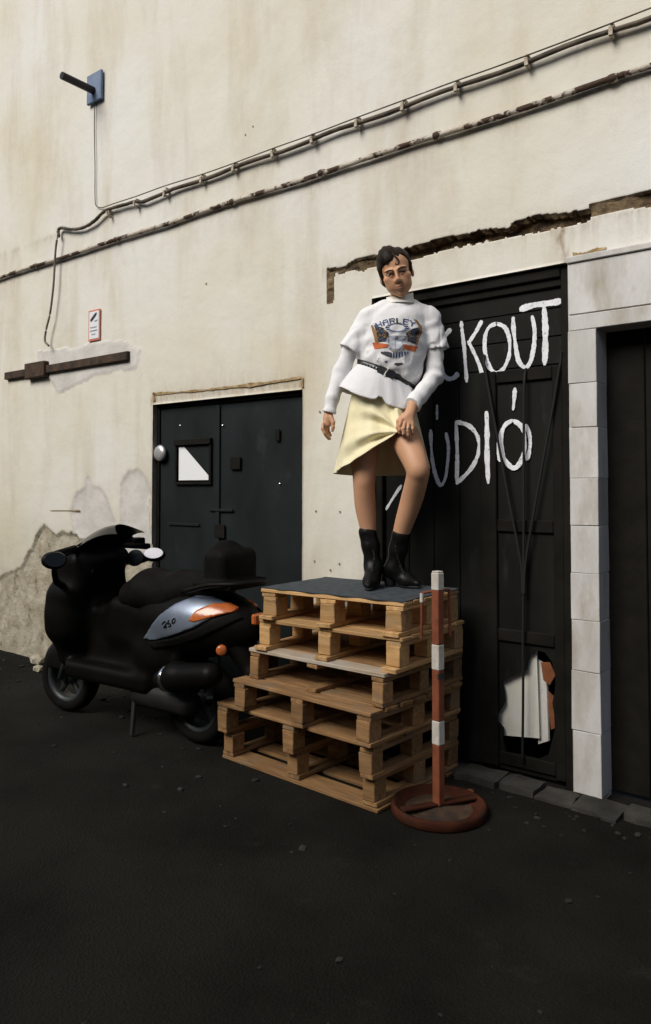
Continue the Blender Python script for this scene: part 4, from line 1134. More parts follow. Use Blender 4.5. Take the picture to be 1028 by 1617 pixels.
M_IRIS = mat('dark_iris', (0.012, 0.008, 0.006), None, rough=0.2)
M_BROW = mat('brow_hair', (0.022, 0.013, 0.009), None, rough=0.8)
M_BELT = mat('black_belt', (0.009, 0.009, 0.009), (0.02, 0.02, 0.021), 14, 0.35, spec=0.5, bump=0.4, bscale=60)
M_LIP = mat('lip_skin', (0.40, 0.175, 0.125), (0.45, 0.205, 0.15), 60, 0.45)
M_RING = mat('silver_ring', (0.25, 0.25, 0.26), None, rough=0.3, metal=1.0)

# ---- head frame: tilted to the figure's right, face turned towards picture right
HR = rot('Y', -15.0) @ rot('X', 13.0) @ rot('Z', -9.0)
HC = p(626.0, 432, 0.035)
HS = 1.09
def hp(x, y, z):
    return HC + HR @ (np.array([x, y, z]) * HS)

# ---- body: one continuous skin surface
G = Grid((-0.42, -0.42, -0.02), (0.42, 0.26, 1.80), 0.0038)
K = 0.014
def he(c, r, k=K, sub=False):
    G.ell(hp(*c), np.array(r) * HS, HR, k, sub)
def hcn(a, b, r0, r1, k=K, sub=False):
    G.cone(hp(*a), hp(*b), r0 * HS, r1 * HS, k, sub)
he((0, 0.015, 0.035), (0.073, 0.092, 0.080))
he((0, -0.030, -0.036), (0.053, 0.057, 0.070), 0.03)
he((0, -0.064, -0.093), (0.015, 0.016, 0.016), 0.025)
for s in (-1, 1):
    he((0.036 * s, -0.010, -0.052), (0.018, 0.030, 0.024), 0.025)     # jaw angle
    he((0.041 * s, -0.058, -0.016), (0.022, 0.022, 0.016), 0.02)      # cheekbone
    he((0.033 * s, -0.102, 0.001), (0.018, 0.022, 0.011), 0.012, True)
    he((0.028 * s, -0.053, -0.048), (0.026, 0.026, 0.032), 0.03)      # cheek  # eye socket
    he((0.071 * s, 0.014, -0.010), (0.009, 0.014, 0.024), 0.008)      # ear
    he((0.0105 * s, -0.0915, -0.0325), (0.0072, 0.009, 0.0068), 0.007)   # nostril wing
    hcn((0.016 * s, -0.084, 0.0185), (0.046 * s, -0.071, 0.020), 0.0075, 0.006, 0.012)   # brow ridge
    hcn((0.019 * s, -0.087, 0.0068), (0.048 * s, -0.073, 0.0052), 0.0042, 0.0038, 0.005)  # upper lid
    hcn((0.021 * s, -0.086, -0.0065), (0.045 * s, -0.075, -0.0055), 0.003, 0.0025, 0.006)
hcn((0, -0.087, 0.012), (0, -0.1015, -0.024), 0.0062, 0.0078, 0.014)
he((0, -0.0995, -0.029), (0.0088, 0.0085, 0.007), 0.010)
hcn((-0.022, -0.077, -0.0600), (0.0, -0.0885, -0.0560), 0.003, 0.0058, 0.007)
hcn((0.022, -0.077, -0.0600), (0.0, -0.0885, -0.0560), 0.003, 0.0058, 0.007)
hcn((-0.017, -0.078, -0.0650), (0.017, -0.078, -0.0650), 0.005, 0.005, 0.007)
hcn((0, -0.0865, -0.0665), (0, -0.0855, -0.0665), 0.0062, 0.0062, 0.008)
hcn((-0.020, -0.088, -0.0612), (0.020, -0.088, -0.0612), 0.0014, 0.0014, 0.003, True)
G.chain([(hp(0, 0.026, -0.050), 0.046), (p(632, 478, -0.01), 0.047), (p(630, 494, -0.015), 0.060)], 0.016)
# trunk (under the clothes)
G.chain([(p(631, 500, 0.0), 0.095), (p(626, 535, 0.0), 0.108), (p(611, 582, 0.0), 0.098), (p(599, 635, 0.0), 0.112), (p(600, 660, 0.0), 0.110)], 0.03, 0.72)
# arms
G.chain([(p(585, 505, 0), 0.050), (p(570, 520, 0), 0.036), (p(540, 592, -0.02), 0.027), (p(520.5, 644, 0.03), 0.023)], 0.02)
G.chain([(p(680, 505, 0), 0.050), (p(686, 530, 0), 0.034), (p(686, 595, 0.01), 0.027), (p(652, 640, 0.155), 0.025)], 0.02)
# hanging hand
G.chain([(p(520.5, 646, 0.03), 0.023), (p(517.5, 660, 0.035), 0.024)], 0.01, 0.75)
for fx, r in ((511.5, 0.0105), (515.5, 0.012), (519.5, 0.011)):
    G.cone(p(519, 655, 0.035), p(fx, 671, 0.045), 0.014, r, 0.012)
FN = [([(510.5, 669, 0.055), (509.0, 677, 0.068), (512.5, 684, 0.070), (516.5, 690, 0.062)], 0.0082),
      ([(512.5, 671, 0.048), (511.0, 680, 0.060), (514.5, 687, 0.060), (519.0, 693, 0.050)], 0.0088),
      ([(515.5, 672, 0.038), (514.5, 681, 0.044), (517.5, 688, 0.042), (521.0, 693, 0.034)], 0.0086),
      ([(518.5, 671, 0.026), (518.5, 678, 0.026), (520.5, 684, 0.022), (522.5, 688, 0.016)], 0.0076)]
for pts, r in FN:
    G.chain([(p(*q), r * (1 - 0.07 * i)) for i, q in enumerate(pts)], 0.004)
G.chain([(p(522.5, 658, 0.05), 0.0125), (p(526, 667, 0.062), 0.0105), (p(526, 675, 0.064), 0.0088), (p(525, 680, 0.062), 0.0075)], 0.006)
# gripping hand
G.chain([(p(651.5, 641, 0.158), 0.025), (p(646, 656, 0.188), 0.026)], 0.01, 0.85)
for fx, fy, r in ((634, 664, 0.011), (639, 669, 0.0125), (645, 671, 0.0125), (651, 670, 0.0115)):
    G.cone(p(648, 652, 0.18), p(fx, fy, 0.205), 0.017, r, 0.012)
FG = [([(634, 663, 0.212), (631, 671, 0.226), (631, 679, 0.226), (633, 684, 0.215)], 0.0086),
      ([(639, 668, 0.216), (637, 677, 0.232), (637.5, 684, 0.230), (640, 688, 0.217)], 0.0092),
      ([(645, 670, 0.214), (644, 680, 0.230), (644.5, 687, 0.226), (646, 690, 0.213)], 0.0090),
      ([(651, 669, 0.206), (651.5, 677, 0.216), (652, 683, 0.212), (652, 686, 0.202)], 0.0080)]
for pts, r in FG:
    G.chain([(p(*q), r * (1 - 0.06 * i)) for i, q in enumerate(pts)], 0.004)
G.chain([(p(637, 656, 0.185), 0.0125), (p(629, 665, 0.195), 0.0108), (p(628, 675, 0.200), 0.0092), (p(631, 683, 0.202), 0.0080)], 0.006)
# legs: smooth tapering chains
def limb(pts, n=7):
    Q = catmull([np.append(p(*q), r) for q, r in pts], n)
    G.chain([(q[:3], q[3]) for q in Q], 0.003)
limb([((578, 660, 0.0), 0.082), ((574.5, 715, 0.025), 0.069), ((575, 752, 0.036), 0.0565), ((575, 772, 0.028), 0.0525), ((577, 800, 0.006), 0.0515), ((582, 838, -0.005), 0.0395), ((589, 885, -0.005), 0.028)])
G.ell(p(575, 759, 0.062), (0.026, 0.020, 0.034), None, 0.02)
limb([((624, 660, 0.02), 0.086), ((645, 703, 0.13), 0.070), ((658.5, 737, 0.205), 0.0565), ((659, 753, 0.193), 0.0525), ((650, 789, 0.122), 0.0525), ((634, 840, 0.06), 0.0415), ((624, 885, 0.022), 0.028)])
G.ell(p(661.5, 742, 0.232), (0.030, 0.026, 0.036), None, 0.022)
bme = G.mesh('body')
co = np.empty(len(bme.vertices) * 3); bme.vertices.foreach_get('co', co); co = co.reshape(-1, 3)
tint = np.tile(np.array([0.56, 0.305, 0.178, 1.0]), (len(co), 1))
hl = ((co - HC) @ HR) / HS
lip = (np.abs(hl[:, 0]) < 0.026 - 1.1 * np.abs(hl[:, 2] + 0.061)) & (np.abs(hl[:, 2] + 0.0605) < 0.0125) & (hl[:, 1] < -0.07)
tint[lip] = tint[lip]
for s in (-1, 1):
    ck = np.exp(-(((hl[:, 0] - 0.040 * s) / 0.016) ** 2 + ((hl[:, 2] + 0.022) / 0.013) ** 2)) * (hl[:, 1] < -0.02)
    tint[:, :3] += ck[:, None] * (np.array([0.54, 0.235, 0.145]) - np.array([0.60, 0.335, 0.205])) * 0.35
    lid = (np.abs(hl[:, 0] - 0.033 * s) < 0.017) & (hl[:, 2] > 0.0015) & (hl[:, 2] < 0.0115) & (hl[:, 1] < -0.05)
    tint[lid] = (0.30, 0.155, 0.095, 1)
ca = bme.color_attributes.new('tint', 'FLOAT_COLOR', 'POINT')
ca.data.foreach_set('color', tint.ravel())
BODY = obj('body', bme, M_SKIN, PE, smooth=True)

# ---- eyes, brows
for s in (-1, 1):
    Gm = bmesh.new(); bmesh.ops.create_uvsphere(Gm, u_segments=20, v_segments=12, radius=0.0122 * HS)
    e = obj('eye', bm_mesh('eye', Gm), M_EYEW, PE, smooth=True); e.location = hp(0.033 * s, -0.0722, 0.0)
    gz = HR @ np.array([0.30, -1.0, -0.05]); gz /= np.linalg.norm(gz)
    Gm = bmesh.new(); bmesh.ops.create_uvsphere(Gm, u_segments=16, v_segments=8, radius=0.0068 * HS)
    i_ = obj('iris', bm_mesh('iris', Gm), M_IRIS, e, smooth=True); i_.location = gz * 0.0072
    P = catmull([hp(0.012 * s, -0.0945, 0.0155), hp(0.026 * s, -0.0945, 0.0190), hp(0.040 * s, -0.0855, 0.0190), hp(0.052 * s, -0.072, 0.0140)], 5)
    obj('eyebrow', tube_mesh('eyebrow', P, np.concatenate([np.linspace(0.0030, 0.0034, 8), np.linspace(0.0032, 0.0012, 8)]), 6), M_BROW, PE, smooth=True)

for pts, r in (([(-0.023, -0.0775, -0.0605), (-0.010, -0.0885, -0.0572), (0.0, -0.0905, -0.0585), (0.010, -0.0885, -0.0572), (0.023, -0.0775, -0.0605)], 0.0048), ([(-0.021, -0.0785, -0.0625), (-0.009, -0.0880, -0.0662), (0.0, -0.0890, -0.0672), (0.009, -0.0880, -0.0662), (0.021, -0.0785, -0.0625)], 0.0056)):
    P = catmull([hp(*q) for q in pts], 5)
    obj('lip', tube_mesh('lip', P, r * (0.25 + 0.75 * np.sin(np.linspace(0, math.pi, len(P)))), 8), M_LIP, PE, smooth=True)
# ---- hair
Gh = Grid(HC - 0.2, HC + 0.2, 0.0038)
def hface(X, Y, Z):
    x, y, z = [(HR[0][i] * (X - HC[0]) + HR[1][i] * (Y - HC[1]) + HR[2][i] * (Z - HC[2])) / HS for i in range(3)]
    return x, y, z
def hair_fn(X, Y, Z):
    x, y, z = hface(X, Y, Z)
    wv = 0.0022 * np.sin(70 * (x * 0.9 + z * 0.5 - y * 0.25) + 3 * np.sin(18 * z)) + 0.0016 * np.sin(210 * (x + 0.4 * z))
    def el(c, r):
        k0 = np.sqrt(((x - c[0]) / r[0]) ** 2 + ((y - c[1]) / r[1]) ** 2 + ((z - c[2]) / r[2]) ** 2)
        return (k0 - 1) * min(r)
    d = np.minimum(el((0, 0.022, 0.040), (0.080, 0.097, 0.084)), el((-0.016, 0.010, 0.060), (0.064, 0.086, 0.072)))
    d = np.minimum(d, el((-0.030, 0.03, 0.005), (0.053, 0.072, 0.070)))
    d = np.minimum(d, el((0.0, 0.075, -0.02), (0.055, 0.04, 0.055)))
    # hairline: front edge, dipping to the temples
    hl_ = 0.066 - 0.020 * np.clip(-x / 0.05, 0, 1.2) + 0.008 * np.clip(x / 0.05, 0, 1.2) - np.clip((y + 0.045) / 0.10, 0, 1) ** 0.9 * 0.155
    face = (hl_ - z) * 0.8
    return np.maximum(d + wv, face) * HS
Gh.add(HC - 0.17, HC + 0.17, hair_fn, 0.004)
for s in (-1, 1):
    Gh.cone(hp(0.069 * s, -0.020, 0.030), hp(0.066 * s, -0.026, -0.022), 0.012, 0.004, 0.012)
obj('hair', Gh.mesh('hair'), M_HAIR, PE, smooth=True)
P = catmull([hp(0.004, -0.070, 0.088), hp(0.013, -0.090, 0.070), hp(0.020, -0.098, 0.058), hp(0.023, -0.102, 0.044), hp(0.016, -0.103, 0.034), hp(0.007, -0.103, 0.037), hp(0.008, -0.103, 0.044)], 6)
obj('hair_curl', tube_mesh('hair_curl', P, np.linspace(0.0055, 0.0022, len(P)), 8), M_HAIR, PE, smooth=True)

# ---- T-shirt
Gt = Grid((-0.34, -0.26, 0.86), (0.45, 0.22, 1.60), 0.0045)
FL = 0.70
Gt.chain([(p(632, 496, 0.0), 0.074), (p(627, 522, 0.0), 0.158), (p(620, 550, 0.0), 0.166), (p(612, 584, 0.0), 0.154), (p(607, 612, 0.0), 0.150)], 0.04, FL)
Gt.cone(p(585, 500, 0), p(678, 499, 0), 0.052, 0.052, 0.04)
Gt.cone(p(607, 488, 0), p(655, 487, 0), 0.032, 0.032, 0.04)
def hem(a, b):
    a, b = p(*a), p(*b)
    d = b - a; n_ = np.array([-d[2], 0, d[0]]); n_ /= np.linalg.norm(n_)
    if n_[2] > 0: n_ = -n_
    return (a, n_)
Gt.cone(p(583, 507, 0), p(546, 566, 0.0), 0.062, 0.066, 0.018, cut=hem((537, 544), (566, 561)))
Gt.cone(p(678, 507, 0), p(694, 575, 0.0), 0.062, 0.070, 0.018, cut=hem((672, 556), (710, 550)))
_, X, Y, Z = Gt.win(Gt.lo, Gt.lo + Gt.n * Gt.h)
wr = 0.0055 * fbm(X * 12, Y * 5, Z * 4.5, 3) + 0.0042 * np.sin(55 * (X * 0.86 + Z * 0.30) + 7 * fbm(X * 6, Y * 6, Z * 5, 2)) * np.clip((1.30 - Z) / 0.25, 0.25, 1) + 0.0022 * np.sin(95 * (X * 0.5 - Z * 0.8) + 6 * fbm(X * 8, Y * 8, Z * 8, 2))
rdg = np.abs(fbm(X * 15 + 3, Y * 9, Z * 7, 2))
wr = wr + 0.006 * np.exp(-(rdg / 0.05) ** 2) * np.clip((1.38 - Z) / 0.2, 0.2, 1)
belt_z = p(609, 594)[2]
xw = X - p(609, 594)[0]
zl = belt_z - 0.43 * xw                                # belt line falls to picture right
wr = wr + 0.013 * np.exp(-((Z - zl) / 0.024) ** 2)      # cinched by the belt
wr = wr - 0.005 * np.exp(-((Z - zl - 0.060) / 0.035) ** 2)   # blouses over it
Gt.D += wr.astype(np.float32)
low = (zl - 0.03) - Z
Gt.D = np.maximum(Gt.D, low.astype(np.float32) * 0.9)
tme = Gt.mesh('t_shirt')
TEE = obj('t_shirt', tme, M_TEE, PE, smooth=True)
bvh_t = BVHTree.FromPolygons([v.co.copy() for v in tme.vertices], [tuple(f.vertices) for f in tme.polygons])

# ---- shirt under it: sleeves with cuffs, collar
def sleeve(prims):
    Gs = Grid((-0.42, -0.36, 0.80), (0.45, 0.22, 1.60), 0.0045)
    prims(Gs)
    _, X, Y, Z = Gs.win(Gs.lo, Gs.lo + Gs.n * Gs.h)
    Gs.D += (0.0055 * fbm(X * 14, Y * 14, Z * 9, 3) + 0.0022 * np.sin(75 * (Z + 0.5 * X + 0.3 * Y) + 6 * fbm(X * 7, Y * 7, Z * 7, 2))).astype(np.float32)
    obj('shirt_sleeve', Gs.mesh('shirt_sleeve'), M_TEE, PE, smooth=True)
def sl1(Gs):
    Gs.chain([(p(560, 535, 0), 0.038), (p(538, 592, -0.02), 0.042), (p(525, 628, 0.02), 0.036)], 0.025)
    Gs.cone(p(526, 622, 0.015), p(518, 660, 0.04), 0.033, 0.036, 0.008, cut=(p(519.5, 652, 0.034), np.array([-0.2, 0, -0.98])))
def sl2(Gs):
    Gs.chain([(p(688, 535, 0), 0.040), (p(686, 594, 0.01), 0.044), (p(664, 624, 0.11), 0.040)], 0.025)
    cutn = p(649, 640, 0.16) - p(668, 620, 0.10); cutn /= np.linalg.norm(cutn)
    Gs.cone(p(669, 618, 0.09), p(640, 652, 0.19), 0.040, 0.044, 0.008, cut=(p(650.5, 639, 0.152), cutn))
sleeve(sl1); sleeve(sl2)
def loft(name, rings, m, par=PE, closed=False, thick=0.004):
    """rings: (n, k, 3) points; becomes a cloth with thickness"""
    R_ = np.array(rings); n_, k_ = R_.shape[:2]
    V = R_.reshape(-1, 3)
    F = [(i * k_ + j, i * k_ + (j + 1) % k_, (i + 1) * k_ + (j + 1) % k_, (i + 1) * k_ + j) for i in range(n_ - 1) for j in range(k_)]
    bm = bmesh.new(); me = pyd(name, V, F); bm.from_mesh(me); bpy.data.meshes.remove(me)
    bmesh.ops.recalc_face_normals(bm, faces=bm.faces)
    bmesh.ops.solidify(bm, geom=list(bm.faces), thickness=thick)
    return obj(name, bm_mesh(name, bm), m, par, smooth=True)
nk = 64
th = np.linspace(0, 2 * math.pi, nk, endpoint=False)
nc = p(632.5, 473, 0.008)
rings = []
for t in np.linspace(0, 1, 7):
    f = 1 - 0.16 * math.sin(t * math.pi / 2) + (0.10 * max(0, t - 0.55))
    rr = np.stack([nc[0] - 0.003 * t + 0.074 * f * np.cos(th), nc[1] + 0.070 * f * np.sin(th) + 0.010 * t, nc[2] - 0.030 + 0.056 * t + 0.018 * t * np.sin(th) + 0.012 * np.cos(th) * t - 0.016 * t * np.exp(-((th - 4.64) / 0.22) ** 2)], 1)
    rings.append(rr)
obj_col = loft('collar', rings, M_SHIRT, PE, thick=0.003)

# ---- skirt
G1 = p(633, 683, 0.205)                                   # where the hand holds the hem
rings = []
nk2 = 200
th2 = np.linspace(0, 2 * math.pi, nk2, endpoint=False)    # 0 = picture right, 3pi/2 = towards the viewer
wc, hc = p(603, 606, 0.0), p(601, 752, 0.0)
zback = p(600, 748, -0.16)[2]
NV = 64
for t in np.linspace(0, 1, NV):
    rx = 0.138 + 0.092 * t ** 1.0; ry = 0.092 + 0.108 * t ** 1.1
    cx_t = wc[0] + (hc[0] - wc[0]) * t
    x = cx_t + rx * np.cos(th2); y = ry * np.sin(th2)
    zh = np.full(nk2, zback)
    z = wc[2] + (zh - wc[2]) * t
    rings.append(np.stack([x, y, z], 1))
R_ = np.array(rings)
ang = np.arctan2(np.sin(th2), np.cos(th2))                # -pi..pi, -pi/2 = viewer
tg = math.atan2(G1[1] / 0.19, (G1[0] - hc[0]) / 0.22)     # angle of the grip
dth = (ang - tg + math.pi) % (2 * math.pi) - math.pi
lift = (p(633, 683)[2] - p(633, 752)[2]) * np.where(dth < 0, np.exp(-np.abs(dth / 0.95) ** 1.5), np.exp(-np.abs(dth / 0.85) ** 1.6))
hemz = zback - 0.01 + lift
tv = np.linspace(0, 1, NV)[:, None]
tt = tv * ((wc[2] - hemz) / (wc[2] - zback))[None, :]
R_[:, :, 0] = wc[0] + (hc[0] - wc[0]) * tt + (0.142 + 0.088 * tt) * np.cos(th2)[None, :]
R_[:, :, 1] = (0.096 + 0.104 * tt ** 1.1) * np.sin(th2)[None, :]
R_[:, :, 2] = wc[2] + (hemz[None, :] - wc[2]) * tv
# cloth gathers towards the grip: pulled forward and inwards round the raised hem
pull = np.exp(-np.abs(dth / 0.42) ** 1.6)[None, :] * tv ** 4.0
tgt = np.array([G1[0], G1[1], G1[2]])
R_[:, :, 0] += pull * (tgt[0] - R_[:, :, 0]) * 0.80
R_[:, :, 1] += pull * (tgt[1] + 0.012 - R_[:, :, 1]) * 0.96
R_[:, :, 2] += pull * 0.2 * (tgt[2] - R_[:, :, 2])
# thigh of the raised leg pushes the cloth to picture right
push = np.exp(-((ang - (-0.45)) / 0.7) ** 2)[None, :] * tv ** 1.6
R_[:, :, 1] -= 0.07 * push
R_[:, :, 0] += 0.012 * push
# drape folds fanning out of the grip and hanging folds elsewhere
dx = (tgt[0] - R_[:, :, 0]); dz = (R_[:, :, 2] - tgt[2])
dist = np.sqrt(dx ** 2 + dz ** 2 + 1e-6)
fan = np.arctan2(dz + 0.9 * np.clip(dx, 0, 1) ** 2 * 1.6 - 0.12 * dx, np.clip(dx, 0.004, 9))
front = np.clip(-np.sin(th2) * 1.4 + 0.25, 0, 1)[None, :] * (dx > -0.02)
amp = 0.0150 * np.clip(dist / 0.11, 0, 1) * np.exp(-(dist / 0.30) ** 2) * front * np.clip((dx + 0.005) / 0.05, 0, 1) * np.clip((tv - 0.30) / 0.3, 0, 1)
fold = amp * (np.sin(fan * 9.5 + 0.4) + 0.40 * np.sin(fan * 17 + 1.7))
hang = 0.010 * tv * np.sin(9 * th2 + 0.8)[None, :] * (1 - 0.75 * front) + 0.004 * tv * np.sin(17 * th2 + 2)[None, :]
nx_, ny_ = np.cos(th2)[None, :], np.sin(th2)[None, :]
R_[:, :, 0] += nx_ * (fold + hang); R_[:, :, 1] += ny_ * (fold * 1.3 + hang)
SKIRT = loft('skirt', R_, M_SKIRT, PE, thick=0.0025)

# ---- belt following the shirt
bc = p(609, 594)
rows = []
nb_ = 96
tb = np.linspace(0, 2 * math.pi, nb_, endpoint=False)
def hug(an, dz, off):
    c = np.array([bc[0], 0.0])
    d = np.array([math.cos(an), math.sin(an)])
    x = bc[0] + 0.14 * d[0]
    z = bc[2] - 0.43 * (x - bc[0]) + dz
    h = bvh_t.ray_cast(Vector((bc[0] + d[0] * 0.4, d[1] * 0.4, z)), Vector((-d[0], -d[1], 0)), 0.5)
    r = 0.13 if h[0] is None else math.hypot(h[0].x - bc[0], h[0].y)
    return r
rad = np.array([max(hug(a, 0.0, 0), hug(a, 0.012, 0) - 0.004, hug(a, -0.012, 0) - 0.004) for a in tb])
for _ in range(3):
    rad = (np.roll(rad, 1) + 2 * rad + np.roll(rad, -1)) / 4
rad += 0.005
rings = []
for dz, off in ((-0.0205, -0.003), (-0.020, 0.002), (0, 0.0030), (0.020, 0.002), (0.0205, -0.003)):
    x = bc[0] + (rad + off) * np.cos(tb); y = (rad + off) * np.sin(tb)
    rings.append(np.stack([x, y, bc[2] - 0.43 * (x - bc[0]) + dz], 1))
BELT = loft('belt', rings, M_BELT, PE, thick=0.002)
def on_belt(an, off=0.0):
    r = np.interp(an % (2 * math.pi), tb, rad) + off
    x = bc[0] + r * math.cos(an)
    return np.array([x, r * math.sin(an), bc[2] - 0.43 * (x - bc[0])])
for an in (4.50, 4.82):
    c = on_belt(an, 0.005)
    b_ = obj('buckle', box_mesh('buckle', (-0.024, -0.005, -0.020), (0.024, 0.005, 0.020), 0.004), M_BELT, BELT)
    b_.location = c; b_.rotation_euler = (0, math.atan(0.43), an + math.pi / 2)
c = on_belt(4.66, 0.007)
b_ = obj('buckle_prong', box_mesh('buckle_prong', (-0.006, -0.004, -0.022), (0.006, 0.004, 0.022), 0.002), M_SHIRT, BELT); b_.location = c; b_.rotation_euler = (0, math.atan(0.43), 4.66 + math.pi / 2)
for an in np.arange(3.6, 4.35, 0.13):
    b_ = obj('stud', lathe_mesh('stud', [(0, 0.004), (0.004, 0.003), (0.006, 0)], 8), M_RING, BELT); b_.location = on_belt(an, 0.004)
    b_.rotation_euler = Vector((math.cos(an), math.sin(an), 0)).to_track_quat('Z', 'Y').to_euler()

# ---- shirt tail below the belt: flares, hem slants
rings = []
radb = np.interp(th, np.append(tb, 2 * math.pi), np.append(rad, rad[0])) - 0.006
lf, rt, fr = np.clip(-np.cos(th), 0, 1), np.clip(np.cos(th), 0, 1), np.clip(-np.sin(th), 0, 1)
for t in np.linspace(0, 1, 22):
    fl = t ** 0.75
    grow = fl * (0.036 + 0.066 * lf ** 1.5 + 0.006 * fr)
    fold = fl * (0.003 * np.sin(5 * th + 1.0) + 0.003 * np.sin(13 * th + 2.1) + 0.0025 * np.sin(29 * th))
    r_ = radb + grow + fold
    x = bc[0] + r_ * np.cos(th); y = r_ * np.sin(th)
    xb = bc[0] + radb * np.cos(th)
    ln = 0.140 - 0.020 * lf - 0.020 * rt + 0.030 * fr + 0.006 * np.sin(5 * th + 0.5) - 0.03 * np.exp(-((th - 4.47) / 0.10) ** 2)
    rings.append(np.stack([x, y, bc[2] - 0.43 * (xb - bc[0]) + 0.004 - ln * t], 1))
loft('shirt_tail', rings, M_TEE, PE, thick=0.003)

# ---- print on the shirt: small flat cells lying on the cloth
def print_color(x, y):
    """emblem of the photograph, x y in its measured units; None = bare cloth"""
    u, v = (x - 570) * 8.567, (y - 480) * 8.567
    def inp(P):
        c = False; j = len(P) - 1
        for i in range(len(P)):
            if (P[i][1] > v) != (P[j][1] > v) and u < (P[j][0] - P[i][0]) * (v - P[i][1]) / (P[j][1] - P[i][1]) + P[i][0]: c = not c
            j = i
        return c
    nz_ = float(noise3(np.float64(u * 0.035), np.float64(v * 0.035), np.float64(2.0)))
    n2 = float(noise3(np.float64(u * 0.09), np.float64(v * 0.09), np.float64(7.0)))
    blue, dark, brown, orange, grey = (0.055, 0.085, 0.17), (0.028, 0.028, 0.030), (0.26, 0.15, 0.065), (0.50, 0.125, 0.045), (0.34, 0.36, 0.43)
    # arched name
    ax, ay, ar = 490, 900, 700
    rr_ = math.hypot(u - ax, v - ay); an = math.atan2(u - ax, ay - v)
    if 636 < rr_ < 718 and -0.43 < an < 0.43:
        F5 = {'H': '10001 10001 11111 10001 10001', 'A': '01110 10001 11111 10001 10001', 'R': '11110 10001 11110 10010 10001', 'L': '10000 10000 10000 10000 11111', 'E': '11111 10000 11110 10000 11111', 'Y': '10001 01010 00100 00100 00100'}
        s = (an + 0.43) / 0.82 * 6
        if 0 <= s < 6:
            ch = 'HARLEY'[int(s)]; cx = (s % 1) / 0.86
            if cx < 1:
                rw = F5[ch].split()[min(4, int((718 - rr_) / 82 * 5))]
                if rw[min(4, int(cx * 5))] == '1' or rw[min(4, max(0, int(cx * 5 - 0.45)))] == '1': return dark if 0.36 < (an + 0.43) / 0.86 < 0.58 else blue
    # oval with two arcs of lettering
    e = ((u - 490) / 175) ** 2 + ((v - 322) / 72) ** 2
    if e < 1.0:
        if 0.36 < e < 0.86: return (dark if v < 322 else blue) if math.sin(math.atan2(v - 322, u - 490) * 26) > -0.35 else grey
        return (0.70, 0.70, 0.71)
    if inp([(140, 262), (168, 268), (205, 360), (242, 512), (196, 512), (165, 380)]): return brown
    if inp([(720, 186), (775, 200), (845, 285), (838, 370), (800, 450), (765, 545), (742, 530), (790, 420), (810, 320), (760, 240)]): return brown
    if inp([(180, 262), (330, 330), (378, 405), (340, 512), (240, 506), (205, 360)]): return dark if n2 < 0.12 else brown if nz_ > 0 else blue
    if inp([(610, 392), (700, 330), (812, 290), (826, 330), (795, 425), (745, 535), (630, 500)]): return dark if n2 < 0.14 else brown if nz_ > 0.05 else blue
    if ((u - 470) / 100) ** 2 + ((v - 548) / 66) ** 2 < 1:
        e2 = ((u - 470) / 100) ** 2 + ((v - 548) / 66) ** 2
        return grey if e2 > 0.78 or abs(u - 465) < 9 else (0.62, 0.65, 0.70)
    if inp([(155, 508), (250, 520), (375, 548), (360, 590), (270, 598), (188, 606)]): return orange
    if inp([(565, 545), (660, 552), (778, 558), (745, 632), (660, 622), (575, 602)]): return orange
    if inp([(330, 430), (620, 430), (640, 500), (560, 520), (380, 530), (310, 510)]): return grey if nz_ < 0.1 else (0.16, 0.15, 0.16)
    if inp([(370, 600), (600, 600), (560, 652), (430, 660)]): return (0.20, 0.17, 0.15) if n2 > -0.1 else grey
    q = math.hypot(u - 455, (v - 430) * 1.0)
    if 232 < q < 300 and v > 640 and 265 < u < 645: return (0.05, 0.05, 0.05) if n2 > -0.28 and u < 420 else (blue if math.sin(u * 0.16) > -0.4 else None)
    if inp([(455, 800), (560, 792), (580, 812), (500, 835), (450, 822)]): return (0.05, 0.055, 0.045)
    if inp([(315, 775), (360, 768), (350, 798), (325, 795)]): return (0.10, 0.09, 0.16)
    if inp([(222, 735), (250, 725), (262, 775), (240, 790), (215, 778)]) and n2 > -0.1: return (0.30, 0.29, 0.28)
    return None
Vp, Fp, Cp = [], [], []
grid_i = {}
sx = 0.55
nxp, nyp = int(88 / sx), int(86 / sx)
for i in range(nxp):
    for j in range(nyp):
        x, y = 585 + (i + 0.5) * sx, 496 + (j + 0.5) * sx
        c = print_color(x, y)
        if c is None:
            continue
        ids = []
        for di, dj in ((0, 0), (1, 0), (1, 1), (0, 1)):
            k_ = (i + di, j + dj)
            if k_ not in grid_i:
                q = p(585 + k_[0] * sx, 496 + k_[1] * sx, 0.12)
                h = bvh_t.ray_cast(Vector((q[0], -0.5, q[2])), Vector((0, 1, 0)), 1.0)
                grid_i[k_] = None if h[0] is None else len(Vp)
                if h[0] is not None:
                    Vp.append((h[0].x, h[0].y - 0.0014, h[0].z))
            ids.append(grid_i[k_])
        if None not in ids:
            Fp.append(ids[::-1]); Cp.append(c)
pm = pyd('chest_print', np.array(Vp), Fp)
ca = pm.color_attributes.new('tint', 'FLOAT_COLOR', 'CORNER')
ca.data.foreach_set('color', np.repeat(np.hstack([np.array(Cp), np.ones((len(Cp), 1))]), 4, 0).ravel())
a_ = N('shirt_ink'); at = a_.n('Attribute'); at.attribute_name = 'tint'; a_.base(at.outputs['Color'])
obj('chest_print', pm, a_.fin(0.8, 0, 0.2), TEE, smooth=True)

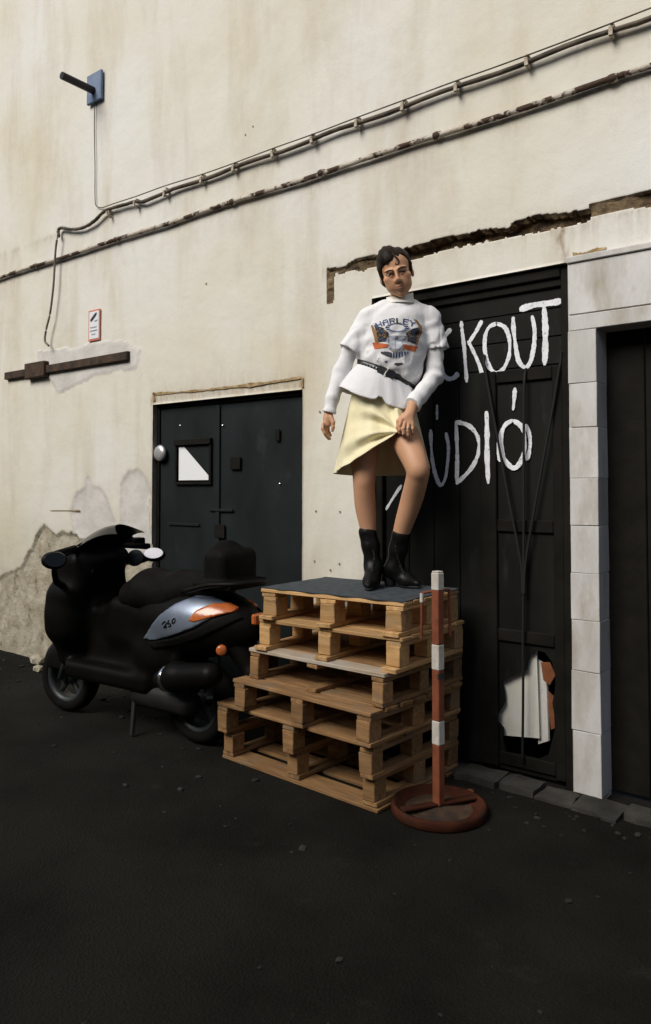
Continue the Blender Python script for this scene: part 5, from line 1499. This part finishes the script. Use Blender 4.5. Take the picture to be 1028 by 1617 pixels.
# ---- boots
def boot(shaft, heel, toe, lace_a):
    Gb = Grid((-0.25, -0.36, -0.01), (0.28, 0.16, 0.34), 0.0042)
    Gb.chain([(p(*q), r) for q, r in shaft], 0.02)
    hx = p(*heel); tx = p(*toe)
    an = p(*shaft[-1][0])
    ball = hx + (tx - hx) * 0.62
    hx[2], ball[2], tx[2] = 0.075, 0.033, 0.022
    Gb.chain([(an, shaft[-1][1]), (hx, 0.036)], 0.02)
    Gb.chain([(an - np.array([0, 0, 0.01]), 0.040), (ball, 0.034), (tx, 0.016)], 0.025)
    Gb.chain([(hx, 0.036), (ball, 0.034)], 0.02)
    sc = obj('boot', None_mesh(Gb), M_BOOT, PE, smooth=True)
    d = (tx - hx) * np.array([1, 1, 0]); d /= np.linalg.norm(d)
    Gk = Grid((-0.25, -0.36, -0.01), (0.28, 0.16, 0.12), 0.0042)
    Gk.cone(hx * np.array([1, 1, 0]) + np.array([0, 0, 0.06]), hx * np.array([1, 1, 0]) + np.array([0, 0, -0.02]), 0.033, 0.026, 0.006)
    Gk.chain([(ball * np.array([1, 1, 0]) + np.array([0, 0, 0.004]), 0.034), (tx * np.array([1, 1, 0]) + np.array([0, 0, 0.003]), 0.018)], 0.01)
    Gk.D = np.maximum(Gk.D, (0.0015 - Gk.win(Gk.lo, Gk.lo + Gk.n * Gk.h)[3]).astype(np.float32))
    _, X_, Y_, Z_ = Gk.win(Gk.lo, Gk.lo + Gk.n * Gk.h)
    far = ((X_ - hx[0]) * d[0] + (Y_ - hx[1]) * d[1]) > 0.06
    Gk.D = np.maximum(Gk.D, np.where(far, Z_ - 0.012, -1).astype(np.float32))
    obj('sole', Gk.mesh('sole'), M_SOLE, sc, smooth=True)
    return sc
def None_mesh(Gb):
    _, X_, Y_, Z_ = Gb.win(Gb.lo, Gb.lo + Gb.n * Gb.h)
    Gb.D = np.maximum(Gb.D, (0.008 - Z_).astype(np.float32))
    Gb.D += (0.003 * fbm(X_ * 22, Y_ * 22, Z_ * 30, 2)).astype(np.float32)
    return Gb.mesh('boot')
def flat_top(o, z): pass
b1 = boot([((580.5, 841, -0.005), 0.0455), ((585, 862, -0.005), 0.043), ((589.5, 893, -0.005), 0.041)], (592, 918, -0.045), (582, 926, 0.155), 0)
b2 = boot([((633.5, 845, 0.055), 0.0475), ((629, 866, 0.035), 0.044), ((623, 895, 0.012), 0.042)], (616, 918, -0.02), (659, 926, 0.075), 0)
for b_, pts in ((b1, [(589, 868, 0.05), (591, 880, 0.05), (589, 892, 0.055), (587, 905, 0.08)]), (b2, [(624, 862, 0.085), (627, 876, 0.075), (631, 890, 0.065), (638, 908, 0.065)])):
    P = catmull([p(*q) for q in pts], 10)
    P[:, 0] += 0.004 * np.sin(np.arange(len(P)) * 1.9)
    obj('lace', tube_mesh('lace', P, 0.0028, 5), M_LACE, b_, smooth=True)
# rings
for q, par, r in (((511.2, 674, 0.06), PE, 0.0105), ((644.3, 677, 0.226), PE, 0.0112), ((637.5, 686, 0.226), PE, 0.0105)):
    o = obj('ring', lathe_mesh('ring', [(r - 0.001, -0.003), (r + 0.001, -0.003), (r + 0.0016, 0.0), (r + 0.001, 0.003), (r - 0.001, 0.003), (r - 0.001, -0.003)], 18), M_RING, par, smooth=True)
    o.location = p(*q)
